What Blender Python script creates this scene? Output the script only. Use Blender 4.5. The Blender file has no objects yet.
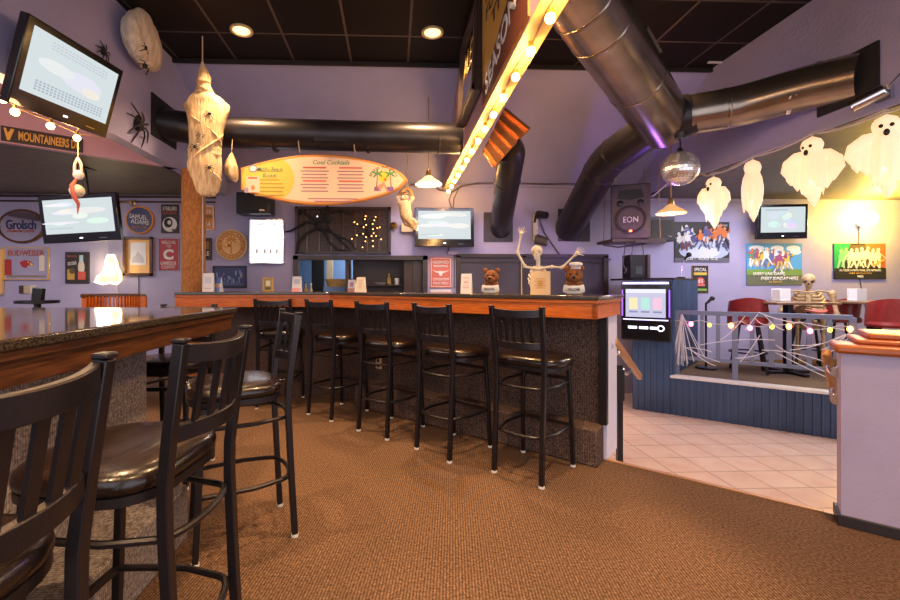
import bpy, math, random
from math import sin, cos, pi, radians as R, atan2, sqrt
from mathutils import Vector as V, Matrix as M
C = bpy.context.scene.collection
rnd = random.Random(7)
# ------------------------------------------------------------------ camera frame
TH = R(2.0); CT, ST = cos(TH), sin(TH); CAMH = 1.23; F = 426.0; PX, PY = 408.0, 285.5
def W(xc, zc, h=0.0):                       # level camera coordinates (right, ahead) -> room
    return V((xc*CT + zc*ST, -xc*ST + zc*CT, h))
def at(px, py, zc):                         # photo pixel at a known distance -> room point
    return W((px-PX)/F*zc, zc, CAMH + (PY-py)/F*zc)
def ray(px, py):
    return W((px-PX)/F, 1.0, (PY-py)/F)
def onY(px, py, y): d = ray(px, py); t = y/d.y; return V((d.x*t, y, CAMH + d.z*t))
def onX(px, py, x): d = ray(px, py); t = x/d.x; return V((x, d.y*t, CAMH + d.z*t))
def onZ(px, py, z): d = ray(px, py); t = (z-CAMH)/d.z; return V((d.x*t, d.y*t, z))
def onN(px, py, n, p0): d = ray(px, py); t = n.dot(p0)/(n.x*d.x+n.y*d.y); return V((d.x*t, d.y*t, CAMH + d.z*t))

# ------------------------------------------------------------------ materials
MT = {}
def new_mat(name):
    m = bpy.data.materials.new(name); m.use_nodes = True; MT[name] = m
    nt = m.node_tree; b = nt.nodes['Principled BSDF']; return m, nt, b
def mat(name, col, rough=.5, metal=0., emit=None, es=0., var=0., scale=30., bump=0., bscale=None, trans=0., coat=0., stretch=(1,1,1), alpha=1., spec=.5, col2=None):
    m, nt, b = new_mat(name)
    b.inputs['Base Color'].default_value = (*col, 1); b.inputs['Roughness'].default_value = rough
    b.inputs['Metallic'].default_value = metal; b.inputs['Specular IOR Level'].default_value = spec
    if coat: b.inputs['Coat Weight'].default_value = coat; b.inputs['Coat Roughness'].default_value = .08
    if trans: b.inputs['Transmission Weight'].default_value = trans
    if alpha < 1: b.inputs['Alpha'].default_value = alpha
    if emit: b.inputs['Emission Color'].default_value = (*emit, 1); b.inputs['Emission Strength'].default_value = es
    if var or bump or col2:
        tc = nt.nodes.new('ShaderNodeTexCoord'); mp = nt.nodes.new('ShaderNodeMapping'); mp.inputs['Scale'].default_value = stretch
        n = nt.nodes.new('ShaderNodeTexNoise'); n.inputs['Scale'].default_value = scale; n.inputs['Detail'].default_value = 4
        nt.links.new(tc.outputs['Object'], mp.inputs['Vector']); nt.links.new(mp.outputs['Vector'], n.inputs['Vector'])
        if var or col2:
            r = nt.nodes.new('ShaderNodeValToRGB'); r.color_ramp.elements[0].position = .36; r.color_ramp.elements[1].position = .64
            c2 = col2 or tuple(min(1, c*(1+var)) for c in col); c1 = col if col2 else tuple(c*(1-var) for c in col)
            r.color_ramp.elements[0].color = (*c1, 1); r.color_ramp.elements[1].color = (*c2, 1)
            nt.links.new(n.outputs['Fac'], r.inputs['Fac']); nt.links.new(r.outputs['Color'], b.inputs['Base Color'])
        if bump:
            n2 = n
            if bscale:
                n2 = nt.nodes.new('ShaderNodeTexNoise'); n2.inputs['Scale'].default_value = bscale; n2.inputs['Detail'].default_value = 3
                nt.links.new(mp.outputs['Vector'], n2.inputs['Vector'])
            bp = nt.nodes.new('ShaderNodeBump'); bp.inputs['Strength'].default_value = bump; bp.inputs['Distance'].default_value = .01
            nt.links.new(n2.outputs['Fac'], bp.inputs['Height']); nt.links.new(bp.outputs['Normal'], b.inputs['Normal'])
    return m
def brick_mat(name, col, col2, mortar, w, gap, rough, off=(0, 0, 0), bump=0., noise=0.):
    m, nt, b = new_mat(name); b.inputs['Roughness'].default_value = rough; b.inputs['Specular IOR Level'].default_value = .5 if bump else .15
    tc = nt.nodes.new('ShaderNodeTexCoord'); mp = nt.nodes.new('ShaderNodeMapping'); mp.inputs['Location'].default_value = off
    t = nt.nodes.new('ShaderNodeTexBrick'); t.offset = 0; t.squash = 1
    for k, v in (('Scale', 1), ('Mortar Size', gap), ('Mortar Smooth', .1), ('Bias', 0), ('Brick Width', w), ('Row Height', w)): t.inputs[k].default_value = v
    t.inputs['Color1'].default_value = (*col, 1); t.inputs['Color2'].default_value = (*col2, 1); t.inputs['Mortar'].default_value = (*mortar, 1)
    nt.links.new(tc.outputs['Object'], mp.inputs['Vector']); nt.links.new(mp.outputs['Vector'], t.inputs['Vector'])
    src = t.outputs['Color']
    if noise:
        n = nt.nodes.new('ShaderNodeTexNoise'); n.inputs['Scale'].default_value = 6; n.inputs['Detail'].default_value = 6
        x = nt.nodes.new('ShaderNodeMix'); x.data_type = 'RGBA'; x.blend_type = 'OVERLAY'; x.inputs[0].default_value = noise
        nt.links.new(tc.outputs['Object'], n.inputs['Vector']); nt.links.new(src, x.inputs[6]); nt.links.new(n.outputs['Fac'], x.inputs[7]); src = x.outputs[2]
    nt.links.new(src, b.inputs['Base Color'])
    if bump:
        bp = nt.nodes.new('ShaderNodeBump'); bp.inputs['Strength'].default_value = bump; bp.inputs['Distance'].default_value = .01; bp.invert = True
        nt.links.new(t.outputs['Fac'], bp.inputs['Height']); nt.links.new(bp.outputs['Normal'], b.inputs['Normal'])
    return m
def carpet_mat(name, cols, scale, rib, ang=0., ribamt=.4, sx=1.):
    m, nt, b = new_mat(name); b.inputs['Roughness'].default_value = .95; b.inputs['Specular IOR Level'].default_value = .1
    tc = nt.nodes.new('ShaderNodeTexCoord'); mp = nt.nodes.new('ShaderNodeMapping'); mp.inputs['Rotation'].default_value = (0, 0, ang)
    nt.links.new(tc.outputs['Object'], mp.inputs['Vector'])
    n = nt.nodes.new('ShaderNodeTexNoise'); n.inputs['Scale'].default_value = scale; n.inputs['Detail'].default_value = 5; n.inputs['Roughness'].default_value = .7
    nt.links.new(mp.outputs['Vector'], n.inputs['Vector'])
    big = nt.nodes.new('ShaderNodeTexNoise'); big.inputs['Scale'].default_value = 1.1; big.inputs['Detail'].default_value = 3; nt.links.new(mp.outputs['Vector'], big.inputs['Vector'])
    r = nt.nodes.new('ShaderNodeValToRGB'); e = r.color_ramp.elements; e[0].position = .33; e[1].position = .67
    e[0].color = (*cols[0], 1); e[1].color = (*cols[-1], 1)
    for i, c in enumerate(cols[1:-1]): q = e.new(.33 + .34*(i+1)/(len(cols)-1)); q.color = (*c, 1)
    nt.links.new(n.outputs['Fac'], r.inputs['Fac'])
    w = nt.nodes.new('ShaderNodeTexWave'); w.inputs['Scale'].default_value = rib; w.inputs['Distortion'].default_value = .6; nt.links.new(mp.outputs['Vector'], w.inputs['Vector'])
    x = nt.nodes.new('ShaderNodeMix'); x.data_type = 'RGBA'; x.blend_type = 'MULTIPLY'; x.inputs[0].default_value = ribamt
    nt.links.new(r.outputs['Color'], x.inputs[6]); nt.links.new(w.outputs['Color'], x.inputs[7])
    y = nt.nodes.new('ShaderNodeMix'); y.data_type = 'RGBA'; y.blend_type = 'OVERLAY'; y.inputs[0].default_value = .35
    nt.links.new(x.outputs[2], y.inputs[6]); nt.links.new(big.outputs['Fac'], y.inputs[7]); nt.links.new(y.outputs[2], b.inputs['Base Color'])
    bp = nt.nodes.new('ShaderNodeBump'); bp.inputs['Strength'].default_value = .6; bp.inputs['Distance'].default_value = .006
    nt.links.new(n.outputs['Fac'], bp.inputs['Height']); nt.links.new(bp.outputs['Normal'], b.inputs['Normal'])
    return m
def print_mat(name, emit=0., rough=.5):
    m, nt, b = new_mat(name); a = nt.nodes.new('ShaderNodeVertexColor'); a.layer_name = 'Col'; b.inputs['Roughness'].default_value = rough; b.inputs['Specular IOR Level'].default_value = .25
    if not emit: nt.links.new(a.outputs['Color'], b.inputs['Base Color'])
    else: b.inputs['Base Color'].default_value = (.01,.01,.012,1); b.inputs['Specular IOR Level'].default_value = .04
    if emit: nt.links.new(a.outputs['Color'], b.inputs['Emission Color']); b.inputs['Emission Strength'].default_value = emit
    return m

# ------------------------------------------------------------------ mesh builder
class MB:
    def __init__(s): s.v = []; s.f = []; s.c = []
    def add(s, vs, fs, col=None, mx=None):
        o = len(s.v); s.v += [(mx @ V(p)) if mx else V(p) for p in vs]
        for f in fs: s.f.append([o+i for i in f]); s.c.append(col)
        return s
    def box(s, c, d, rz=0., mx=None, col=None):
        x, y, z = [k/2 for k in d]; m = M.Translation(V(c)) @ M.Rotation(rz, 4, 'Z')
        if mx: m = mx @ m
        return s.add([(-x,-y,-z),(x,-y,-z),(x,y,-z),(-x,y,-z),(-x,-y,z),(x,-y,z),(x,y,z),(-x,y,z)],
                     [(0,3,2,1),(4,5,6,7),(0,1,5,4),(1,2,6,5),(2,3,7,6),(3,0,4,7)], col, m)
    def prism(s, poly, z0, z1, mx=None, col=None):
        a = sum(poly[i][0]*poly[(i+1) % len(poly)][1]-poly[(i+1) % len(poly)][0]*poly[i][1] for i in range(len(poly)))
        if a < 0: poly = poly[::-1]
        n = len(poly)
        return s.add([(p[0], p[1], z0) for p in poly]+[(p[0], p[1], z1) for p in poly],
            [tuple(range(n))[::-1], tuple(range(n, 2*n))]+[(i, (i+1) % n, n+(i+1) % n, n+i) for i in range(n)], col, mx)
    def tube(s, pts, r, n=10, closed=False, flat=None, cap=True, up=None, col=None, mx=None):
        P = [V(p) for p in pts]; k = len(P); rs = list(r) if isinstance(r, (list, tuple)) else [r]*k
        if len(rs) != k: rs = [rs[min(len(rs)-1, int(i*(len(rs)-1)/max(1,k-1)+.5))] for i in range(k)]
        T = []
        for i in range(k):
            a = P[(i-1) % k] if closed or i > 0 else P[i]; b = P[(i+1) % k] if closed or i < k-1 else P[i]
            d1 = (P[i]-a); d2 = (b-P[i]); d = (d1.normalized() if d1.length > 1e-9 else V((0,0,0)))+(d2.normalized() if d2.length > 1e-9 else V((0,0,0)))
            T.append(d.normalized() if d.length > 1e-9 else V((0,0,1)))
        u = V(up) if up else (V((0,0,1)) if abs(T[0].z) < .9 else V((1,0,0)))
        vs = []; fx, fy = flat or (1, 1)
        for i in range(k):
            u = u - T[i]*u.dot(T[i]); u.normalize(); w = T[i].cross(u)
            ex = 1.
            if 0 < i < k-1 or closed:
                d1 = (P[i]-P[(i-1) % k]).normalized(); ex = 1/max(.5, abs(T[i].dot(d1)))
            for j in range(n):
                an = 2*pi*(j+.5)/n; vs.append(P[i]+u*cos(an)*rs[i]*fx*(ex if n > 4 else 1)+w*sin(an)*rs[i]*fy*(ex if n > 4 else 1))
        fs = []
        for i in range(k if closed else k-1):
            for j in range(n):
                a = i*n+j; b = i*n+(j+1) % n; c = ((i+1) % k)*n+(j+1) % n; d = ((i+1) % k)*n+j; fs.append((a, b, c, d))
        if cap and not closed: fs += [tuple(range(n))[::-1], tuple(range((k-1)*n, k*n))]
        return s.add(vs, fs, col, mx)
    def bar(s, a, b, w, h, up=None, col=None, mx=None):           # rectangular bar from a to b
        a, b = V(a), V(b); t = (b-a).normalized(); u = V(up) if up else (V((0,0,1)) if abs(t.z) < .9 else V((0,1,0)))
        u = (u-t*u.dot(t)).normalized(); x = t.cross(u); vs = []
        for p in (a, b):
            for i, j in ((-1,-1),(1,-1),(1,1),(-1,1)): vs.append(p+x*(i*w/2)+u*(j*h/2))
        return s.add(vs, [(0,3,2,1),(4,5,6,7),(0,1,5,4),(1,2,6,5),(2,3,7,6),(3,0,4,7)], col, mx)
    def cyl(s, a, b, r, r2=None, n=20, col=None, mx=None): return s.tube([a, b], [r, r if r2 is None else r2], n, col=col, mx=mx)
    def sph(s, c, r, nu=16, nv=10, sc=(1,1,1), col=None, mx=None):
        vs = [V((0,0,1))]; fs = []
        for i in range(1, nv):
            for j in range(nu): t = pi*i/nv; p = 2*pi*j/nu; vs.append(V((sin(t)*cos(p), sin(t)*sin(p), cos(t))))
        vs.append(V((0,0,-1))); L = len(vs)-1
        for j in range(nu):
            fs.append((0, 1+j, 1+(j+1) % nu)); fs.append((L, L-nu+(j+1) % nu, L-nu+j))
            for i in range(nv-2): a = 1+i*nu; fs.append((a+j, a+nu+j, a+nu+(j+1) % nu, a+(j+1) % nu))
        return s.add([V(c)+V((p.x*r*sc[0], p.y*r*sc[1], p.z*r*sc[2])) for p in vs], fs, col, mx)
    def lathe(s, prof, c=(0,0,0), n=24, sc=(1,1), col=None, mx=None, cap=False):
        vs = []; fs = []; c = V(c)
        for r, z in prof:
            for j in range(n): a = 2*pi*j/n; vs.append(c+V((r*cos(a)*sc[0], r*sin(a)*sc[1], z)))
        for i in range(len(prof)-1):
            for j in range(n): a = i*n+j; b = i*n+(j+1) % n; fs.append((a, b, b+n, a+n))
        if cap: fs += [tuple(range(n))[::-1], tuple(range((len(prof)-1)*n, len(prof)*n))]
        return s.add(vs, fs, col, mx)
    def rings(s, rings, cap=True, col=None, mx=None):             # list of closed loops of equal length
        n = len(rings[0]); vs = [p for r in rings for p in r]; fs = []
        for i in range(len(rings)-1):
            for j in range(n): a = i*n+j; b = i*n+(j+1) % n; fs.append((a, b, b+n, a+n))
        if cap: fs += [tuple(range(n))[::-1], tuple(range((len(rings)-1)*n, len(rings)*n))]
        return s.add(vs, fs, col, mx)
    # flat art in a sign's local plane: x right, z up, front towards -y
    def poly(s, pts, y, col): return s.add([(p[0], y, p[1]) for p in pts], [tuple(range(len(pts)))], col)
    def rect(s, x0, z0, x1, z1, y, col): return s.poly([(x0,z0),(x1,z0),(x1,z1),(x0,z1)], y, col)
    def ell(s, x, z, rx, rz, y, col, n=16, rot=0.):
        return s.poly([(x+rx*cos(2*pi*i/n)*cos(rot)-rz*sin(2*pi*i/n)*sin(rot), z+rx*cos(2*pi*i/n)*sin(rot)+rz*sin(2*pi*i/n)*cos(rot)) for i in range(n)], y, col)
    def ring2(s, x, z, r0, r1, y, col, n=32, sx=1., sz=1.):
        for i in range(n):
            a, b = 2*pi*i/n, 2*pi*(i+1)/n
            s.poly([(x+r0*cos(a)*sx, z+r0*sin(a)*sz), (x+r1*cos(a)*sx, z+r1*sin(a)*sz), (x+r1*cos(b)*sx, z+r1*sin(b)*sz), (x+r0*cos(b)*sx, z+r0*sin(b)*sz)], y, col)
        return s
    def clamp(s, w, h):
        s.v = [V((max(-w/2,min(w/2,p[0])), p[1], max(-h/2,min(h/2,p[2])))) for p in s.v]; return s
    def build(s, name, m, parent=None, smooth=40, bevel=0., world=False, seg=2):
        me = bpy.data.meshes.new(name); me.from_pydata([tuple(p) for p in s.v], [], s.f); me.update()
        if any(c is not None for c in s.c):
            ca = me.color_attributes.new('Col', 'FLOAT_COLOR', 'CORNER'); d = ca.data
            for p, c in zip(me.polygons, s.c):
                for li in p.loop_indices: d[li].color = (*(c or (1,1,1)), 1)
        if smooth:
            me.polygons.foreach_set('use_smooth', [True]*len(me.polygons)); me.set_sharp_from_angle(angle=R(smooth))
        me.materials.append(MT[m] if isinstance(m, str) else m)
        o = bpy.data.objects.new(name, me); C.objects.link(o)
        if parent:
            o.parent = parent
            if world: o.matrix_parent_inverse = chain(parent).inverted()
        if bevel:
            b = o.modifiers.new('Bevel', 'BEVEL'); b.width = bevel; b.segments = seg; b.limit_method = 'ANGLE'; b.angle_limit = R(40)
        return o
def chain(o):
    m = M.Translation(o.location) @ o.rotation_euler.to_matrix().to_4x4()
    return m if not o.parent else chain(o.parent) @ o.matrix_parent_inverse @ m
def tag(o, label, cat, group=None, kind=None):
    o['label'] = label; o['category'] = cat
    if group: o['group'] = group
    if kind: o['kind'] = kind
    return o
def thing(name, label, cat, loc=(0,0,0), rz=0., group=None, rot=None):
    o = bpy.data.objects.new(name, None); C.objects.link(o); o.empty_display_size = .1
    o.location = loc; o.rotation_euler = rot or (0,0,rz); return tag(o, label, cat, group)
def struct(name, mb, m, **k):
    o = mb.build(name, m, **k); o['kind'] = 'structure'; return o
def dup(root, loc, rz, label, group=None):
    r = root.copy(); C.objects.link(r); r.location = loc; r.rotation_euler = (0,0,rz); r['label'] = label
    if group: r['group'] = group
    def rec(a, b):
        for ch in list(a.children):
            c = ch.copy(); C.objects.link(c); c.parent = b; rec(ch, c)
    rec(root, r); return r
def text(s, w, h, x, z, y, m, parent, name='lettering', rot=0., shear=0., ext=.0008, bold=.012):
    cu = bpy.data.curves.new('t', 'FONT'); cu.body = s; cu.align_x = 'CENTER'; cu.offset = bold; cu.shear = shear; cu.resolution_u = 3
    to = bpy.data.objects.new('t', cu); C.objects.link(to); me = bpy.data.meshes.new_from_object(to)
    bpy.data.objects.remove(to)
    xs = [v.co.x for v in me.vertices]; ys = [v.co.y for v in me.vertices]
    sx = w/(max(xs)-min(xs)); sz = h/(max(ys)-min(ys)); cx = (max(xs)+min(xs))/2; cz = (max(ys)+min(ys))/2
    for v in me.vertices:
        a, b = (v.co.x-cx)*sx, (v.co.y-cz)*sz
        v.co = (x+a*cos(rot)-b*sin(rot), y, z+a*sin(rot)+b*cos(rot))
    me.name = name; me.materials.clear(); me.materials.append(MT[m]); o = bpy.data.objects.new(name, me); C.objects.link(o); o.parent = parent
    if ext: q = o.modifiers.new('Solidify', 'SOLIDIFY'); q.thickness = ext
    return o
def arc_text(s, r, x, z, y, a0, a1, h, m, parent, inward=False):
    mb = []; n = len(s); lw = abs(a1-a0)*r/max(1, n-1)*.8
    objs = []
    for i, ch in enumerate(s):
        if ch == ' ': continue
        a = a0+(a1-a0)*i/max(1, n-1); rt = a-pi/2 if not inward else a+pi/2
        objs.append(text(ch, lw*(.35 if ch == 'I' else 1), h, x+r*cos(a), z+r*sin(a), y, m, parent, rot=rt))
    vs = []; fs = []
    for o in objs:
        k = len(vs); vs += [v.co.copy() for v in o.data.vertices]; fs += [[k+i for i in p.vertices] for p in o.data.polygons]; bpy.data.objects.remove(o)
    b = MB(); b.add(vs, fs); return b.build('lettering', m, parent, smooth=0)
# ------------------------------------------------------------------ palette
mat('wall', (.41,.375,.57), .6, var=.04, scale=3, bump=.25, bscale=60)
mat('wall_up', (.385,.37,.60), .45, var=.04, scale=3, bump=.35, bscale=45)
mat('band', (.50,.30,.36), .6, var=.05, scale=3, bump=.2, bscale=60)
mat('lowceil', (.11,.09,.07), .5, var=.15, scale=8, bump=.25, bscale=14)
brick_mat('ceil', (.010,.0065,.005), (.014,.009,.007), (.10,.075,.065), .61, .012, .55, off=(-.16+.305*0,.15,0))
carpet_mat('carpet', [(.068,.038,.024),(.172,.099,.060),(.30,.185,.118)], 80, 24, R(8), .55)
carpet_mat('carpet_bar', [(.03,.02,.017),(.12,.075,.058),(.25,.175,.14)], 85, 30, R(90), .35)
carpet_mat('carpet_grey', [(.10,.085,.08),(.30,.25,.23),(.50,.47,.42)], 70, 30, R(90), .4)
brick_mat('tile', (.72,.52,.40), (.77,.57,.45), (.42,.28,.20), .30, .006, .32, off=(.05,.1,0), bump=.3, noise=.35)
mat('granite', (.012,.011,.010), .07, scale=170, col2=(.10,.075,.05), coat=.3)
mat('wood_orange', (.54,.115,.013), .30, scale=9, stretch=(1,1,12), col2=(.74,.19,.024), coat=.3); mat('wood_cap', (.36,.085,.012), .34, scale=9, stretch=(1,1,12), col2=(.48,.125,.02), coat=.15)
mat('wood_brown', (.060,.020,.007), .3, scale=9, stretch=(1,1,12), col2=(.14,.052,.017), coat=.35)
mat('wood_dark', (.035,.017,.012), .45, scale=12, stretch=(1,1,8), col2=(.06,.03,.02))
mat('wood_rail', (.42,.19,.06), .35, scale=20, stretch=(8,8,1), col2=(.55,.27,.09), coat=.3)
mat('metal_black', (.016,.013,.016), .34, .35, bump=.08, bscale=200, spec=.6)
mat('vinyl', (.014,.007,.005), .27, var=.2, scale=14, bump=.08, bscale=140, coat=.25)
mat('glide', (.75,.75,.72), .4)
mat('duct', (.30,.25,.205), .24, .9, var=.15, scale=4, bump=.05, bscale=40)
mat('duct_dark', (.035,.03,.034), .36, .5, var=.15, scale=4)
mat('copper', (.50,.20,.07), .3, .9, var=.2, scale=8)
mat('black', (.010,.009,.011), .4); mat('black_gloss', (.008,.008,.010), .14, spec=.6); mat('black_matte', (.015,.013,.014), .85)
mat('white', (.80,.79,.76), .5); mat('offwhite', (.66,.60,.50), .6); mat('cool_white', (.74,.74,.92), .5); mat('paper', (.82,.79,.78), .7); mat('tan', (.62,.46,.27), .6)
mat('rope', (.52,.40,.27), .8); mat('post_wrap', (.34,.12,.025), .85, scale=60, stretch=(1,1,.35), col2=(.52,.22,.06), bump=.6, bscale=110)
mat('halfwall', (.50,.42,.55), .55, var=.05, scale=4, bump=.15, bscale=80)
mat('panel_dark', (.055,.045,.065), .45, var=.2, scale=3); mat('frame_dark', (.030,.018,.020), .4, scale=14, stretch=(1,1,8), col2=(.05,.03,.03))
mat('blue_metal', (.062,.105,.205), .30, .5, var=.12, scale=3); mat('rail_metal', (.20,.23,.33), .4, .4)
mat('stage_carpet', (.13,.075,.042), .95, var=.4, scale=80); mat('blue_wall', (.20,.34,.62), .7)
mat('red_vinyl', (.30,.025,.022), .35, var=.15, scale=10, coat=.2); mat('table_top', (.19,.10,.055), .3, scale=10, stretch=(1,8,1), col2=(.26,.14,.08))
mat('bone', (.50,.33,.16), .6, var=.25, scale=25, bump=.3, bscale=60); mat('bone_pale', (.74,.66,.52), .6, var=.12, scale=25)
mat('cloth_tan', (.60,.38,.17), .9, scale=16, stretch=(3,3,.4), col2=(.84,.64,.38), bump=.9, bscale=26)
mat('cloth_grey', (.50,.42,.33), .9, scale=14, stretch=(2,2,.6), col2=(.72,.64,.52), bump=.8, bscale=30)
mat('ghost', (.86,.82,.72), .8, emit=(1,.62,.30), es=.75, bump=.3, bscale=30); mat('ghost_far', (.88,.84,.72), .8, emit=(1,.74,.40), es=.75)
mat('fur', (.22,.075,.020), .9, var=.35, scale=60, bump=.7, bscale=120); mat('fur_tan', (.42,.24,.10), .9, var=.3, scale=40, bump=.7, bscale=80)
mat('mirror', (.85,.85,.88), .04, 1.); mat('mirror_ball', (.92,.89,.88), .22, .75); mat('chrome', (.7,.7,.72), .18, 1.); mat('brass', (.75,.50,.20), .3, 1.)
mat('bulb', (1,.8,.5), .3, emit=(1,.56,.18), es=20.); mat('bulb_small', (1,.7,.3), .3, emit=(1,.50,.14), es=5.)
mat('lamp_lens', (1,.9,.7), .3, emit=(1,.55,.20), es=3.2); mat('trim_warm', (.7,.55,.35), .4, .3)
mat('shade', (.95,.85,.65), .25, emit=(1,.72,.36), es=1.1); mat('shade_orange', (.85,.60,.28), .25, emit=(1,.52,.18), es=.55)
mat('orb', (1,.95,.7), .4, emit=(1,.86,.42), es=14.); mat('neon', (.6,.5,.3), .4, emit=(1,.62,.22), es=1.0); mat('neon_white', (1,1,.9), .4, emit=(1,.88,.60), es=3.)
mat('lightbox', (.9,.9,.95), .4, emit=(.93,.92,1), es=1.5); mat('led_white', (1,1,1), .4, emit=(.8,.85,1), es=2.5); mat('led_red', (1,.2,.1), .4, emit=(1,.15,.05), es=6.)
mat('bulb_orange', (1,.4,.1), .3, emit=(1,.30,.06), es=12.); mat('bulb_pink', (1,.2,.5), .3, emit=(1,.16,.36), es=7.); mat('bulb_yellow', (.8,.8,.1), .3, emit=(.85,.72,.08), es=3.)
mat('web', (1,.98,1), .8, alpha=.75); mat('cable', (.10,.085,.10), .6); mat('cable_white', (.6,.55,.55), .6); mat('wire_warm', (.35,.25,.15), .6)
mat('purple_glow', (.2,.1,.6), .4, emit=(.35,.12,1), es=1.2); mat('blue_glow', (.6,.6,1), .4, emit=(.62,.6,1), es=1.6)
mat('speaker_grey', (.075,.055,.052), .55, var=.15, scale=20); mat('cone', (.03,.023,.022), .55, bump=.3, bscale=300)
mat('board_face', (.85,.50,.19), .45); mat('gold', (.70,.40,.08), .4); mat('ink', (.05,.03,.03), .6); mat('ink_red', (.45,.10,.06), .6); mat('ink_green', (.10,.28,.14), .6)
mat('ink_white', (.85,.84,.84), .6); mat('ink_gold', (.75,.42,.08), .6); mat('ink_navy', (.03,.03,.12), .6); mat('ink_orange', (.75,.30,.06), .6); mat('sign_navy', (.03,.035,.14), .4); mat('sign_red', (.42,.03,.045), .45)
mat('sign_coral', (.66,.17,.12), .5); mat('sign_black', (.03,.022,.022), .5); mat('basket', (.62,.38,.12), .7, var=.3, scale=60); mat('glass_amber', (.45,.30,.08), .1, coat=.5)
mat('cream', (.78,.47,.17), .5); mat('baseboard', (.030,.022,.024), .45)  # cream: amber of the bulb glow put into the beam underside colour
print_mat('print'); print_mat('print_gloss', rough=.2); print_mat('screen', emit=.95, rough=.3)
CEIL, LOW, TILE, STAGE = 3.64, 2.50, -.34, .14
XL, XR, YB, YS = -2.34, 3.54, 6.10, 4.63
BARH, CTRH = 1.165, 1.085
# ------------------------------------------------------------------ room shell
bu = W(-.777, .629); bu.normalize(); bv = W(.629, .777); bv.normalize()      # along the bar (leftwards) and away from it
def bar_pt(u, v, z=0.): return V((bu.x*u+bv.x*v, bu.y*u+bv.y*v, z))
p2 = lambda p: (p.x, p.y)
e0 = bar_pt(.80, 3.22); e1 = bar_pt(-6.5, 3.22)
struct('floor', MB().prism([(-7,-2.2), (7,-2.2), (e1.x, e1.y), (e0.x, e0.y), (1.25, 3.9), (1.25, YB), (-7, YB)], -.03, 0), 'carpet', smooth=0)
struct('floor_tile', MB().prism([(.9,YB), (.9,2.4), (9,-3), (9,YB)], TILE-.05, TILE), 'tile', smooth=0)
st = MB()                                                                        # the two steps down, faced with tile
a, b, c_, d = bar_pt(.80,3.22), bar_pt(-1.6,3.22), bar_pt(-1.6,3.52), bar_pt(.80,3.52)
st.prism([p2(a),p2(b),p2(c_),p2(d)], TILE, TILE+.17); struct('floor_step', st, 'tile', smooth=0)
n_ = MB(); n_.prism([p2(bar_pt(.80,3.205)), p2(bar_pt(-.30,3.205)), p2(bar_pt(-.30,3.235)), p2(bar_pt(.80,3.235))], -.02, .006); struct('trim_1', n_, 'wood_rail', smooth=0)
struct('ceiling', MB().box(((XL+XR)/2, 1.2, CEIL+.03), (XR-XL, 6.9, .06)), 'ceil', smooth=0)
struct('ceiling_right', MB().box((6.3, 1.9, LOW+.04), (9-XR, 8.4, .08)), 'lowceil', smooth=0)
bp = [W(-2.54,4.66), W(-6.6,1.55)]
struct('ceiling_left', MB().prism([(XL-.1, bp[0].y), p2(bp[0]), p2(bp[1]), (-7, bp[1].y-.3), (-7,YB), (XL-.1,YB)], LOW, LOW+.08), 'lowceil', smooth=0)
struct('ceiling_entry', MB().prism([(XL-.1,-2.2), (XL-.1,4.9), p2(bp[0]+V((0,.1,0))), p2(bp[1]+V((0,.1,0))), (-7,-2.2)], 3.2, 3.26), 'band', smooth=0)
dirn = (bp[1]-bp[0]).normalized(); nb = V((dirn.y,-dirn.x,0))
struct('wall_band', MB().prism([p2(bp[0]), p2(bp[1]), p2(bp[1]-nb*.06), p2(bp[0]-nb*.06)], LOW, 3.2), 'band', smooth=0)
struct('wall_upper_left', MB().box((XL-.06, 2.0, (LOW+CEIL)/2), (.12, 8.2, CEIL-LOW)), 'wall_up', smooth=0)
struct('wall_upper_right', MB().box((XR+.06, 1.95, (LOW+CEIL)/2+.01), (.12, 8.3, CEIL-LOW)), 'wall_up', smooth=0)
zs = 2.68
struct('wall_slope', MB().add([(XL,YS,CEIL),(XR,YS,CEIL),(XR,YB,zs),(XL,YB,zs),(XL,YS+.1,CEIL+.06),(XR,YS+.1,CEIL+.06),(XR,YB+.1,zs+.06),(XL,YB+.1,zs+.06)],
    [(0,3,2,1),(4,5,6,7),(0,1,5,4),(1,2,6,5),(2,3,7,6),(3,0,4,7)]), 'wall_up', smooth=0)
o0 = onY(297,259,YB); o1 = onY(424,293,YB)                                       # serving hatch in the back wall
HX0, HX1, HZ0, HZ1 = o0.x, o1.x, .95, o0.z
wb = MB()
for x0, x1, z0, z1 in ((-7,HX0,-.4,2.75), (HX1,9,-.4,2.75), (HX0,HX1,HZ1,2.75), (HX0,HX1,-.4,HZ0)):
    wb.box(((x0+x1)/2, YB+.06, (z0+z1)/2), (x1-x0, .12, z1-z0))
struct('wall_back', wb, 'wall', smooth=0)
struct('wall_left', MB().box((-7.05, 2, 1.3), (.1, 8.4, 4)), 'wall', smooth=0)
struct('wall_right', MB().box((9.05, 2, 1.0), (.1, 9, 3.2)), 'wall', smooth=0)
bx0, bx1, bz0 = .72, .84, 2.62                                                   # dropped beam wall with the bulbs
struct('wall_beam', MB().prism([(bx0,-2.2),(bx1,-2.2),(bx1,YS),(bx0,YS)], bz0, CEIL).add(
    [(bx0,YS,bz0),(bx1,YS,bz0),(bx1,YB,bz0),(bx0,YB,bz0),(bx0,YS,CEIL),(bx1,YS,CEIL),(bx1,YB,zs),(bx0,YB,zs)],
    [(0,3,2,1),(4,5,6,7),(1,2,6,5),(3,0,4,7),(2,3,7,6)]), 'band', smooth=0)
struct('trim_6', MB().box(((bx0+bx1)/2, 1.94, bz0-.006), (bx1-bx0+.012, 8.26, .012)), 'cream', smooth=0)  # underside board with the bulbs' glow painted into its amber colour
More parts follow.
